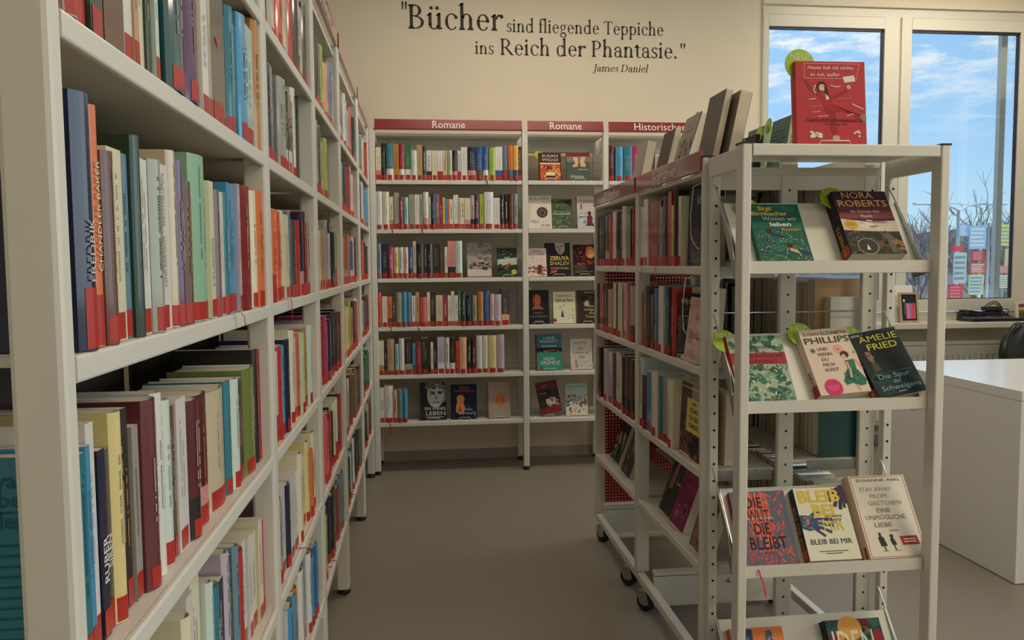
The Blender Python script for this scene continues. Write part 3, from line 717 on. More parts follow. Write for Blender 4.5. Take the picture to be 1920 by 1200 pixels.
B2 = [(-0.276,0.04,0.235,'white'),(-0.235,0.042,0.233,'cream'),(-0.192,0.024,0.203,'cream/tan'),(-0.164,0.033,0.228,'grey'),(-0.131,0.026,0.201,'dark red'),(-0.104,0.03,0.199,'aqua'),(-0.071,0.033,0.216,'grey green'),(-0.036,0.03,0.216,'white'),(-0.006,0.022,0.218,'grey green'),(0.018,0.034,0.232,'white/rose'),(0.052,0.014,0.203,'pale green'),(0.066,0.029,0.22,'navy'),(0.096,0.026,0.22,'mauve'),(0.122,0.018,0.195,'crimson'),(0.14,0.015,0.2,'yellow'),(0.156,0.015,0.19,'sky blue'),(0.171,0.011,0.19,'orange'),(0.182,0.024,0.188,'cream'),(0.208,0.031,0.214,'white'),(0.24,0.015,0.197,'beige'),(0.254,0.025,0.196,'cream'),(0.28,0.036,0.194,'cream/rose'),(0.317,0.025,0.211,'lilac/navy'),(0.343,0.028,0.214,'maroon/black'),(0.374,0.026,0.221,'lime'),(0.402,0.06,0.233,'white'),(0.462,0.041,0.196,'white'),(0.505,0.026,0.216,'black'),(0.531,0.026,0.219,'black'),(0.558,0.032,0.223,'maroon'),(0.592,0.027,0.222,'grey green')]
B3 = [(-0.273,0.025,0.219,'steel blue'),(-0.246,0.039,0.218,'navy'),(-0.203,0.031,0.195,'magenta'),(-0.171,0.031,0.195,'pale yellow'),(-0.139,0.029,0.195,'ice'),(-0.109,0.029,0.195,'pale pink'),(-0.079,0.027,0.195,'blue/black'),(-0.051,0.02,0.233,'beige'),(-0.03,0.046,0.215,'black'),(0.017,0.022,0.215,'black'),(0.039,0.033,0.215,'black/navy'),(0.073,0.044,0.215,'black'),(0.118,0.029,0.218,'charcoal'),(0.148,0.019,0.196,'cream'),(0.168,0.049,0.233,'rose/black'),(0.217,0.043,0.233,'ice')]
B4 = [(-0.277,0.024,0.219,'red orange'),(-0.25,0.034,0.194,'white'),(-0.215,0.029,0.194,'orange/brown'),(-0.185,0.021,0.2,'charcoal'),(-0.162,0.037,0.219,'grey green'),(-0.124,0.03,0.223,'sky blue'),(-0.094,0.029,0.219,'steel blue'),(-0.064,0.024,0.197,'white'),(-0.039,0.024,0.219,'tan'),(-0.011,0.043,0.188,'coral'),(0.033,0.019,0.218,'cream'),(0.052,0.032,0.221,'black'),(0.088,0.045,0.198,'beige'),(0.134,0.029,0.197,'crimson'),(0.164,0.021,0.197,'white'),(0.186,0.019,0.222,'cream'),(0.206,0.023,0.196,'white'),(0.23,0.02,0.225,'green'),(0.251,0.027,0.222,'dark green'),(0.279,0.039,0.196,'navy'),(0.32,0.031,0.196,'grey green'),(0.355,0.037,0.219,'ochre'),(0.393,0.038,0.223,'blue'),(0.433,0.028,0.203,'pale pink'),(0.462,0.044,0.2,'lilac'),(0.508,0.051,0.233,'charcoal/peach')]
B5 = [(-0.276,0.033,0.218,'cream/ochre'),(-0.241,0.016,0.161,'black'),(-0.223,0.044,0.227,'tan'),(-0.174,0.023,0.198,'aqua'),(-0.149,0.035,0.232,'white'),(-0.113,0.048,0.23,'black/grey'),(-0.064,0.02,0.2,'sky blue/green'),(-0.042,0.034,0.205,'crimson'),(-0.008,0.044,0.232,'black'),(0.051,0.017,0.205,'cream'),(0.068,0.02,0.205,'navy'),(0.094,0.048,0.235,'lilac/white'),(0.144,0.027,0.233,'white'),(0.172,0.034,0.233,'black/white'),(0.208,0.024,0.21,'red orange'),(0.233,0.048,0.234,'peach'),(0.283,0.029,0.215,'black'),(0.313,0.029,0.219,'maroon'),(0.343,0.04,0.242,'white'),(0.384,0.035,0.242,'white'),(0.42,0.054,0.242,'pale yellow'),(0.476,0.048,0.246,'lilac')]
B6 = [(-0.274,0.027,0.227,'white'),(-0.246,0.054,0.238,'white'),(-0.191,0.027,0.21,'peach'),(-0.163,0.031,0.21,'steel blue'),(-0.131,0.031,0.21,'sky blue')]
B31 = [(1.211,0.037,0.225,'maroon'),(1.253,0.049,0.215,'sky blue'),(1.305,0.059,0.218,'teal'),(1.366,0.047,0.219,'magenta'),(1.417,0.03,0.214,'cream'),(1.449,0.033,0.221,'red'),(1.485,0.031,0.224,'navy')]
F3 = [(0.295,1.264,0.156,0.223),(0.49,1.262,0.127,0.189)]
F6 = [(-0.019,0.348,0.168,0.242),(0.186,0.351,0.161,0.225),(0.423,0.346,0.142,0.233)]
G12 = [(0.764,1.878,0.144,0.185),(0.945,1.88,0.154,0.189),(0.692,1.569,0.153,0.218),(0.848,1.569,0.132,0.196),(1.013,1.568,0.135,0.215)]
G34 = [(0.68,1.271,0.131,0.185),(0.81,1.27,0.158,0.22),(0.992,1.268,0.137,0.208),(0.681,0.968,0.144,0.222),(0.852,0.965,0.147,0.209),(1.012,0.962,0.13,0.217)]
G56 = [(0.744,0.657,0.165,0.235),(0.966,0.656,0.145,0.201),(0.751,0.359,0.141,0.211),(0.934,0.349,0.146,0.211)]
Cf1 = [(3.701,0.087,0.23,'black'),(3.616,0.085,0.226,'dark green'),(3.536,0.077,0.226,'charcoal/grey'),(3.473,0.063,0.23,'red'),(3.399,0.071,0.235,'white'),(3.276,0.121,0.228,'black/brown'),(3.231,0.044,0.245,'white'),(3.146,0.083,0.213,'grey'),(3.119,0.027,0.226,'black'),(3.086,0.034,0.236,'crimson')]
Cn1 = [(3.018,0.028,0.238,'blue'),(2.966,0.052,0.223,'white'),(2.912,0.053,0.249,'white'),(2.805,0.106,0.234,'dark red'),(2.755,0.047,0.231,'maroon'),(2.729,0.025,0.206,'grey'),(2.663,0.065,0.238,'black'),(2.624,0.037,0.25,'red'),(2.603,0.02,0.203,'yellow'),(2.566,0.034,0.251,'black'),(2.539,0.027,0.228,'cream'),(2.499,0.04,0.243,'charcoal'),(2.459,0.039,0.238,'charcoal')]
Cf2 = [(3.72,0.102,0.229,'black'),(3.594,0.124,0.227,'red orange/black'),(3.541,0.051,0.229,'brown'),(3.471,0.069,0.2,'tan'),(3.407,0.062,0.232,'cream'),(3.364,0.042,0.232,'charcoal'),(3.309,0.053,0.234,'cream'),(3.254,0.053,0.204,'dark red'),(3.211,0.042,0.234,'pale pink'),(3.168,0.042,0.235,'red'),(3.094,0.072,0.225,'grey/black')]
Cn2 = [(3.027,0.025,0.212,'white'),(2.946,0.08,0.203,'dark red'),(2.886,0.058,0.232,'charcoal'),(2.841,0.043,0.199,'black'),(2.757,0.083,0.224,'blue'),(2.715,0.04,0.235,'white'),(2.665,0.049,0.236,'teal'),(2.627,0.037,0.234,'black'),(2.595,0.03,0.233,'red'),(2.557,0.038,0.234,'cream')]
Cf3 = [(3.725,0.105,0.209,'tan'),(3.623,0.099,0.237,'black'),(3.466,0.155,0.238,'lilac'),(3.406,0.057,0.236,'charcoal'),(3.321,0.084,0.246,'cream'),(3.239,0.08,0.246,'navy'),(3.102,0.136,0.247,'maroon/black')]
Cn3 = [(2.972,0.097,0.268,'ice'),(2.919,0.05,0.207,'maroon'),(2.852,0.065,0.227,'sky blue'),(2.778,0.073,0.237,'cream'),(2.729,0.048,0.229,'teal'),(2.679,0.049,0.229,'grey'),(2.636,0.041,0.231,'white'),(2.593,0.042,0.234,'cream'),(2.55,0.042,0.204,'black/green'),(2.494,0.055,0.233,'beige')]
LA = [(0.776,0.008,0.215,'rose'),(0.783,0.026,0.215,'dusty pink'),(0.81,0.024,0.215,'cream'),(0.836,0.018,0.215,'red/white'),(0.855,0.033,0.215,'dark green'),(0.89,0.039,0.215,'black/brown'),(0.929,0.021,0.215,'brown'),(0.95,0.027,0.215,'white'),(0.977,0.016,0.215,'tan'),(0.995,0.022,0.215,'cream'),(1.017,0.019,0.215,'dark green'),(1.039,0.014,0.215,'ice'),(1.055,0.019,0.215,'teal'),(1.076,0.079,0.215,'dark teal'),(1.157,0.063,0.215,'purple'),(1.223,0.029,0.215,'beige'),(1.255,0.037,0.215,'white'),(1.292,0.016,0.215,'beige'),(1.308,0.094,0.215,'charcoal'),(1.401,0.034,0.194,'black'),(1.436,0.04,0.216,'teal'),(1.476,0.021,0.2,'ice'),(1.497,0.058,0.223,'sky blue'),(1.555,0.083,0.226,'aqua'),(1.643,0.082,0.255,'ochre')]
LB = [(0.784,0.039,0.243,'navy'),(0.823,0.027,0.238,'orange'),(0.851,0.025,0.197,'brown'),(0.877,0.041,0.205,'cream'),(0.92,0.022,0.204,'steel blue'),(0.943,0.023,0.227,'dark green'),(0.968,0.03,0.205,'white'),(1.0,0.034,0.208,'grey green'),(1.035,0.044,0.208,'white'),(1.081,0.026,0.23,'beige'),(1.109,0.032,0.221,'purple'),(1.141,0.037,0.197,'brown'),(1.184,0.083,0.241,'mint'),(1.267,0.026,0.21,'cream'),(1.293,0.02,0.203,'pale green'),(1.313,0.024,0.201,'brown'),(1.338,0.022,0.2,'white'),(1.359,0.038,0.201,'teal'),(1.397,0.057,0.221,'sky blue'),(1.454,0.017,0.224,'lilac'),(1.471,0.092,0.225,'dark red'),(1.563,0.04,0.223,'cream'),(1.603,0.059,0.227,'orange'),(1.661,0.022,0.228,'orange'),(1.684,0.023,0.228,'peach'),(1.707,0.024,0.228,'red')]
LC = [(0.81,0.018,0.213,'teal'),(0.83,0.012,0.217,'sky blue'),(0.843,0.021,0.237,'white'),(0.866,0.019,0.204,'navy'),(0.887,0.016,0.2,'charcoal'),(0.904,0.028,0.237,'pale yellow'),(0.933,0.01,0.234,'olive'),(0.945,0.019,0.234,'black'),(0.967,0.022,0.209,'grey'),(0.991,0.044,0.235,'burgundy'),(1.037,0.03,0.237,'white'),(1.069,0.037,0.222,'ice'),(1.108,0.015,0.209,'brown'),(1.125,0.046,0.214,'white'),(1.174,0.048,0.203,'maroon/black'),(1.225,0.068,0.202,'maroon/rose'),(1.296,0.107,0.196,'beige'),(1.406,0.028,0.198,'teal'),(1.438,0.042,0.197,'ice'),(1.484,0.035,0.192,'charcoal'),(1.524,0.102,0.202,'grass green'),(1.631,0.026,0.23,'black'),(1.663,0.039,0.227,'crimson'),(1.707,0.053,0.196,'slate'),(1.766,0.031,0.19,'steel blue')]
LD = [(1.112,0.032,0.851,'cream'),(1.144,0.034,0.867,'white'),(1.178,0.05,0.877,'cream'),(1.231,0.027,0.853,'ice'),(1.261,0.035,0.834,'teal/yellow'),(1.299,0.055,0.819,'navy/black'),(1.358,0.033,0.853,'lilac'),(1.395,0.027,0.833,'black'),(1.425,0.028,0.841,'steel blue'),(1.458,0.043,0.819,'red'),(1.505,0.032,0.82,'white'),(1.542,0.033,0.818,'white'),(1.58,0.04,0.809,'cream'),(1.625,0.037,0.822,'cream'),(1.668,0.045,0.81,'magenta'),(1.718,0.048,0.834,'orange/yellow')]

# ================================================================== BOOKS STANDING IN ROWS
ORD = ['first','second','third','fourth','fifth','sixth','seventh','eighth','ninth','tenth','eleventh','twelfth','thirteenth','fourteenth','fifteenth','sixteenth','seventeenth','eighteenth','nineteenth','twentieth',
'twenty-first','twenty-second','twenty-third','twenty-fourth','twenty-fifth','twenty-sixth','twenty-seventh','twenty-eighth','twenty-ninth','thirtieth','thirty-first','thirty-second']
SPECS = []
def look(w, h, c):
    a = 'thick' if w > .043 else ('slim' if w < .023 else ('tall' if h > .226 else ('short' if h < .197 else 'upright')))
    return '%s %s book' % (a, c.replace('/', ' and '))
def add(row, where, frm, items, place, group, seed, boost_=1., extra=None):
    for i, (p, w, h, c) in enumerate(items):
        rnd = random.Random(seed*1000+i); w = max(.007, w-.0012); h = min(h, .272)
        hard = (c.split('/')[0] not in ('cream', 'white', 'beige', 'tan') or h > .222) and w > .021 and rnd.random() < .75
        sp = dict(w=w, h=h, d=min(.155, h*.66), color=c, hard=hard, seed=seed*1000+i, row=row, group=group, where=where,
                  label='%s, %s %s, %s' % (look(w, h, c), ORD[i], frm, where), boost=boost_)
        sp['loc'], sp['rot'], sp['nrm'] = place(p+.0006, w, rnd)
        if extra and i in extra: sp.update(extra[i])
        SPECS.append(sp)
def on_back(z):
    def f(x, w, r): return (x, BY+.004+r.random()*.008, z+.0008), (0, 0, 0), (0, -1)
    return f
def on_left(z, sb=.006):
    def f(y, w, r): return (LXF-sb-r.random()*.010, y, z+.0008), (0, 0, PI/2), (1, 0)
    return f
def on_trolley(z):
    def f(y, w, r): return (TX0+.008+r.random()*.010, y+w, z+.0008), (0, 0, -PI/2), (-1, 0)
    return f
def on_trolley_right(z):
    def f(y, w, r): return (TX1-.012-r.random()*.008, y, z+.0008), (0, 0, PI/2), (1, 0)
    return f
ROW6 = ['top', 'second', 'third', 'fourth', 'fifth', 'bottom']
for k, (data, z) in enumerate(((B1, LEV[0]), (B2, LEV[1]), (B3, LEV[2]), (B4, LEV[3]), (B5, LEV[4]), (B6, LEV[5]))):
    if k == 2: data = [q for q in data if q[0] < .27]
    ex = {2: {'ribbon': ('red', .012, .030)}, 8: {'ribbon': ('dark', .012, .02)}} if k in (1, 3) else ({19: {'ribbon': ('dark', .012, .03)}} if k == 0 else ({1: {'ribbon': ('red', .012, .06)}} if k == 5 else {}))
    add('b%d' % k, "%s row, back bookcase's wide bay" % ROW6[k], 'from left', data, on_back(z), 'novels in the %s row of the wide back bay' % ROW6[k], 10+k, extra=ex)
add('b3', 'top row under the historical novels sign', 'from left', B31, on_back(LEV[0]), 'novels in the right bay of the back bookcase', 17)
def split(rows, lim=.078):
    o = []
    for p, w, h, c in rows:
        if w > lim: o += [(p+w/2, w/2, h, c), (p, w/2, h-.006, c.split('/')[-1] if '/' in c else c)]
        else: o.append((p, w, h, c))
    return o
TR = ['top', 'second', 'third']
def clip_rows(rows, a, b): return [(max(p, a), min(p+w, b)-max(p, a), h, c) for p, w, h, c in rows if min(p+w, b)-max(p, a) > .012]
for k, (f, n) in enumerate(((Cf1, Cn1), (Cf2, Cn2), (Cf3, Cn3))):
    f = clip_rows(split(f), 3.054, 3.768); n = clip_rows(n, 2.318, 3.011)
    fx = {8: {'ribbon': ('dark', .014, .02)}} if k == 0 else ({0: {'ribbon': ('dark', .014, .04)}, 5: {'ribbon': ('dark', .014, .03)}} if k == 1 else {6: {'ribbon': ('white', .014, .02)}})
    nx = {1: {'ribbon': ('dark', .014, .05)}, 3: {'ribbon': ('red', .014, .09)}} if k == 0 else ({} if k == 1 else {0: {'ribbon': ('white', .014, .04), 'text': [('ROTHSCHILD', .085, .020, .5)], 'footh': .25}, 7: {'text': [('Gekaufte Journalisten', .045, .010, .5)]}})
    if k == 0: nx[4] = {'text': [('KERCKHOVEN', .05, .016, .5)], 'ink': WHITE}
    if k == 1: nx[5] = {'text': [('CAESAR', .09, .016, .5)]}; nx[3] = {'text': [('Favorit', .04, .014, .5)]}
    add('f%d' % k, '%s row, farther trolley' % TR[k], 'from far end', f, on_trolley(CLEV[k]), 'biographies in the %s row of the farther trolley' % TR[k], 30+k, extra=fx)
    if k: n = [q for q in n if q[0] > (0, 2.579, 2.577)[k]]
    else: n = [q for q in n if q[0] > 2.505]
    add('n%d' % k, '%s row, nearer trolley' % TR[k], 'from far end', n, on_trolley(CLEV[k]), 'biographies in the %s row of the nearer trolley' % TR[k], 40+k, extra=nx)
# left bookcase, near bay (measured) and the bays behind it
LD2 = [(y, w, h-.615, c) for y, w, h, c in LD]
VR = ['top visible', 'second visible', 'third visible', 'fourth visible']
exA = {15: {'text': [('Sommernachtsblumen', .03, .012, .5)], 'ink': C3(120, 110, 130)}, 17: {'text': [('4', .12, .026, .5)], 'ink': C3(200, 70, 60)}, 23: {'sticker': False}, 24: {'text': [('EINE GANZE', .09, .010, .5)]}, 8: {'sticker': False}, 9: {'sticker': False}, 4: {'sticker': False}, 5: {'sticker': False}}
exA[16] = {'text': [('Sommernachtsblumen', .03, .009, .5)], 'ink': C3(100, 90, 120)}
exA[15] = {}
exB = {0: {'text': [('FREDRIK', .066, .011, .42), ], 'ink': C3(190, 190, 180), 'sth': .058, 'hard': True}, 1: {'text': [('CHANDLER BAKER', .075, .009, .42)], 'ink': C3(230, 210, 170), 'sth': .050, 'hard': True},
       8: {'text': [('NINA BARTSCH  -  NACHTBLUMEN', .055, .010, .5)], 'stf': .5}, 13: {'text': [('KALABRIEN', .05, .010, .5)]}, 12: {'color': 'mint', 'hard': True}, 17: {'ribbon': ('dark', .016, .012)}, 20: {'sticker': False, 'hard': True}, 5: {'sticker': False}}
exC = {0: {'ink': C3(22, 66, 68), 'backtext': [('Eva', .058, .183, .016), ('Liebe', .054, .164, .016), ('gefunden', .050, .143, .016), ('', .012, .1575, .12)]+[('', .045+.004*(i % 3), .125-.0105*i, .07) for i in range(10)]}, 3: {'text': [('RUBER', .06, .012, .5)], 'ink': WHITE}, 4: {'text': [('SIREN', .07, .010, .5)], 'ink': WHITE}, 5: {'hard': True}, 9: {'hard': True, 'sticker': False}, 10: {'hard': True}, 15: {'hard': True}, 16: {'hard': True}, 22: {'ribbon': ('red', .02, .01)}, 20: {'hard': True, 'sticker': False}}
exD = {9: {}, 14: {'hard': True}, 15: {'ribbon': ('yellow', .018, .06), 'hard': True}}
GL = 'novels in the near bay of the left bookcase'
for k, (data, z, ex) in enumerate(((LA, LLEV[1], exA), (LB, LLEV[2], exB), (LC, LLEV[3], exC), (LD2, LLEV[4], exD))):
    data = clip_rows(data, .768, 1.742)
    if k in (0, 1, 2): data = [q for q in data if q[0] < 1.688]
    data = [(p, min(w, 1.6885-p), h, c) for p, w, h, c in data if 1.6885-p > .008]
    add('l1%d' % k, '%s row, near bay, left bookcase' % VR[k], 'from near post', data, on_left(z, .006 if k < 2 else .022), GL, 50+k, 1.6, ex)
FARL = {
 (1,0): 'black,dark green,cream,white,red orange,dark green,cream,beige,red,black,pale pink/navy,white,charcoal',
 (1,1): 'black/maroon,navy,steel blue,navy,grey,grey green,black/white,black/white,navy,white',
 (1,2): 'aqua,orange/red,white,red orange,cream,cream,teal,grey,charcoal,red,navy/dusty pink,maroon,red,grey,white',
 (1,3): 'dark red,white/red,red,sky blue,navy,black/teal,cream,cream,coral,pale green,tan,ochre,ice,peach',
 (1,4): 'lilac,grey,white,navy,white,white,cream,cream,white/red,cream,pale yellow,orange,white,cream',
 (1,5): 'black,grey,white,sky blue,steel blue,orange,cream,white,aqua,steel blue,white,sky blue,blue,sky blue,teal',
 (2,0): 'dark green,white,charcoal,brown,lime,lime,white/teal,peach,orange,sky blue,peach,pale pink',
 (2,1): 'white,aqua,brown,steel blue,teal,pale pink,lime,white',
 (2,2): 'tan,tan,cream,tan,grey,lilac,charcoal,dark green,grey/red',
 (2,3): 'cream,tan,crimson,magenta,navy,black,black,charcoal,dark red',
 (2,4): 'cream,red orange,coral,crimson,crimson,dark green,cream,white/red,black,red',
 (2,5): 'black,lime,lime,blue,navy,black,dark green,brown,dark red,steel blue,steel blue',
 (3,0): 'purple,black/white,grey,white,beige,white,grey,coral,coral,black,black',
 (3,1): 'lilac,grey,dark green,white/red,crimson,white,beige,pale pink',
 (3,2): 'white/red,grey,steel blue,red/ochre,ochre,ice,blue/pale pink,pale pink,maroon,black',
 (3,3): 'cream,white,pale yellow,lime,ochre,navy,red,white',
 (3,4): 'navy,lilac,white/red,brown,tan,olive,brown,black',
 (3,5): 'ice,black,aqua,teal,white,navy,black,navy,olive',
 (4,0): 'black,grey,steel blue,white,cream,red', (4,1): 'red/brown,brown,white,lilac,teal,sky blue', (4,2): 'white,black,orange,red orange,black,white', (4,3): 'black,grey,brown,purple,maroon,red',
 (4,4): 'white,black/red,red,green,green,white', (4,5): 'white,cream,black,lime,red,charcoal'}
BAYN = ['', 'second', 'third', 'fourth', 'fifth']; RN = ['topmost', 'second', 'third', 'fourth', 'fifth', 'lowest']
FILL = {(1,1): .66, (2,1): .62, (2,2): .90, (3,1): .85}
for (bay, r), cols in FARL.items():
    a, b = lposts[bay][1]+.003, lposts[bay+1][0]-.004; rnd = random.Random(bay*10+r+5); cols = cols.split(',')
    ws = [rnd.uniform(.7, 1.3)*(1.25 if bay < 2 else 1) for _ in cols]; fill = FILL.get((bay, r), .97); tot = (b-a)*fill; s = tot/sum(ws); items = []; y = a
    if s > .062: 
        cols = [c for c in cols for _ in (0, 1)]; ws = [rnd.uniform(.7, 1.3) for _ in cols]; s = tot/sum(ws)
    for c, w in zip(cols, ws):
        items.append((y, w*s, rnd.choice((.195, .2, .205, .212, .218, .222, .228, .236)), c)); y += w*s
    ex = {3: {'ribbon': ('red', .016, .035)}, 4: {'ribbon': ('red', .016, .025)}} if (bay, r) in ((1,2), (2,5), (3,1)) else ({5: {'ribbon': ('red', .03, .015)}, 12: {'ribbon': ('white', .018, .03)}} if (bay, r) in ((1,4), (1,5)) else ({6: {'ribbon': ('dark', .016, .04)}} if bay > 2 else {}))
    add('l%d%d' % (bay+1, r), '%s row, %s left bay' % (RN[r], BAYN[bay]), 'from its near end', items, on_left(LLEV[r], .014), 'novels in the %s bay of the left bookcase' % BAYN[bay], 100+bay*10+r, .8 if bay < 3 else .5, ex)
# window side of the nearer trolley: page edges and the nearest cover are seen through the display stand
RT = ((CLEV[0]+.022, 'top', 'pale yellow,white,cream,black,beige,black,tan,cream,white'), (CLEV[1]+.022, 'second', 'white,tan,ice,yellow,white,cream,cream,black,beige,white'), (CLEV[2]+.022, 'third', 'dark teal,white,black,cream,tan,cream,beige,white,maroon'), (CLEV[3]+.022, 'bottom', 'white,pale yellow,cream,black,tan,beige,cream'))
for k, (z, nm, cols) in enumerate(RT):
    rnd = random.Random(700+k); y = 2.325; items = []
    for i, c in enumerate(cols.split(',')+[rnd.choice(('black', 'maroon', 'beige', 'navy', 'brown', 'charcoal', 'tan', 'cream', 'dark green')) for _ in range(16)]):
        if y > 2.955: break
        w = rnd.uniform(.026, .045); hh = (.232, .235, .22, .19)[k] if i else (.236, .185, .232, .205)[k]
        items.append((y, w, min(hh+rnd.uniform(-.012, .012), .24) if i else hh, c)); y += w
    add('w%d' % k, '%s row, window side of nearer trolley' % nm, 'from near end', items, on_trolley_right(z), 'books on the window side of the nearer trolley', 700+k, 1.5, {i: {'dashes': False, 'sticker': False} for i in range(32)})
    y = 3.06; items = []
    while y < 3.70: items.append((y, rnd.uniform(.026, .045), rnd.uniform(.19, .235), rnd.choice(('black', 'maroon', 'beige', 'navy', 'brown', 'charcoal', 'tan', 'cream')))); y += items[-1][1]
    add('wf%d' % k, '%s row, window side of farther trolley' % nm, 'from near end', items, on_trolley_right(z), 'books on the window side of the farther trolley', 730+k, .5)

def screen_area(sp):
    (x, y, z), (nx, ny) = sp['loc'], sp['nrm']; w, h = sp['w'], sp['h']
    ex, ey = (w, 0) if ny else (0, w if nx > 0 else -w)
    pts = []
    for a, b in ((0, 0), (1, 0), (1, 1), (0, 1)):
        v = Vector((x+ex*a, y+ey*a, z+h*b-CAMZ)); dd = v.dot(CF)
        if dd < .1: return 0
        pts.append((960+FPX*v.dot(CR)/dd, 600-FPX*v.dot(CU)/dd))
    xs = [p[0] for p in pts]; ys_ = [p[1] for p in pts]
    if max(xs) < 0 or min(xs) > 1920 or max(ys_) < 0 or min(ys_) > 1200: return 0
    return abs(sum(pts[i][0]*pts[(i+1) % 4][1]-pts[(i+1) % 4][0]*pts[i][1] for i in range(4)))/2*sp['boost']
NFACE = 52
for sp in SPECS: sp['area'] = screen_area(sp)
vis = sorted([sp for sp in SPECS if sp['area'] > 0], key=lambda q: -q['area'])
# the trolley's window side shows page edges and one cover: keep the nearest three of a row as books of their own
keep = {id(sp) for sp in vis if sp['row'][0] == 'w' and sp['row'][1] != 'f' and int(sp['seed']) % 1000 < 3}
for sp in vis:
    if len(keep) >= 322-NFACE: break
    if sp['row'][0] != 'w': keep.add(id(sp))
stuff = MB()
for sp in SPECS:
    if id(sp) in keep: book(sp)
    elif sp['area'] > 0:
        names = sp['color'].split('/'); main = PAL[names[0]]; foot = PAL[names[1]] if len(names) > 1 else None
        m = MB(); w, h, d = sp['w'], sp['h'], sp['d']; n, b, tb = make_cover(m, w, h, d, main, main, foot, sp['hard'])
        m.box(tb, w-tb, .0012, d-.003, .002, h-.002, C3(190, 176, 142))
        if sp.get('sticker', True): 
            s = add_sticker(w, b, sp['hard'])
            for f in s.f: m.poly([s.v[i] for i in f], C3(176, 40, 28))
        rnd = random.Random(sp['seed']); add_dashes(m, w, b, h, rnd, BLACK if lum(main) > .22 else C3(214, 206, 180))
        if sp.get('ribbon'):
            rb = ribbon(w*.55, b, sp['ribbon'], rnd); cc = {'red': C3(150, 14, 30), 'dark': BLACK, 'white': WHITE, 'yellow': C3(190, 160, 80)}[sp['ribbon'][0]]
            for f in rb.f: m.poly([rb.v[i] for i in f], cc)
        stuff.join(m, Matrix.Translation(sp['loc']) @ Euler(sp['rot']).to_matrix().to_4x4())
o = stuff.build('packed_novels', M['cover'])
tag(o, 'closely packed novels with red spine stickers in the remaining far rows of the bookcases', 'books'); o['kind'] = 'stuff'

# ================================================================== BOOKS SHOWN FACE-OUT
def RR(*a): return C3(*a)
GOLD, YEL, SKIN = C3(196, 146, 66), C3(214, 190, 60), C3(206, 158, 128)
def wire_stand(label, loc, rotm, w, t, tilt, depth=.075, mat='white_wire', grp='white wire book stands'):
    o = thing('book_stand', label, 'book stand', loc, None, grp); o.matrix_world = Matrix.Translation(loc) @ rotm.to_4x4()
    a, b = w*.28, w*.72; tt = math.tan(tilt); r = .0016; back = lambda z: t/math.cos(tilt)+.006+z*tt
    m = MB(); m.tube([(a, back(.10), .10), (a, back(.004), .003), (a, -.006, .0022), (a-.004, -.012, .004), (a+.004, -.016, .017), (b-.004, -.016, .017), (b+.004, -.012, .004), (b, -.006, .0022), (b, back(.004), .003), (b, back(.10), .10)], r, 6)
    m.build('rest_wire', M[mat], o)
    m = MB(); m.tube([(a, back(.10), .10), ((a+b)/2, back(.10)+.001, .102), (b, back(.10), .10)], r, 6); m.tube([((a+b)/2, back(.10)+.0005, .1015), ((a+b)/2, back(.10)+depth, .0018)], r, 6); m.build('prop_wire', M[mat], o)
# ---- back bookcase. (label, x, level, w, h, thickness, base, art, options)
def photo_noise(seed, cols, n=40, box=(0, 0, 1, 1), s=(.04, .14), asp=.5): return ('n', n, seed, box, cols, s, asp)
def face_part(cx, cz, s, skin, dark, hair=None):
    o = []
    if hair: o.append(('e', cx, cz+.02, .30*s, .40*s, hair))
    return o+[('e', cx, cz, .22*s, .30*s, skin), ('e', cx-.09*s, cz+.02, .05*s, .022*s, dark), ('e', cx+.09*s, cz+.02, .05*s, .022*s, dark), ('l', [(cx-.13*s, cz+.05), (cx-.04*s, cz+.055)], .02*s, dark), ('l', [(cx+.04*s, cz+.055), (cx+.13*s, cz+.05)], .02*s, dark), ('l', [(cx, cz+.01), (cx+.025*s, cz-.06)], .015*s, dark), ('e', cx, cz-.10, .07*s, .022*s, C3(120, 50, 50) if lum(skin) > .2 else dark)]
gy = [C3(80, 76, 70), C3(120, 112, 104), C3(48, 46, 44)]
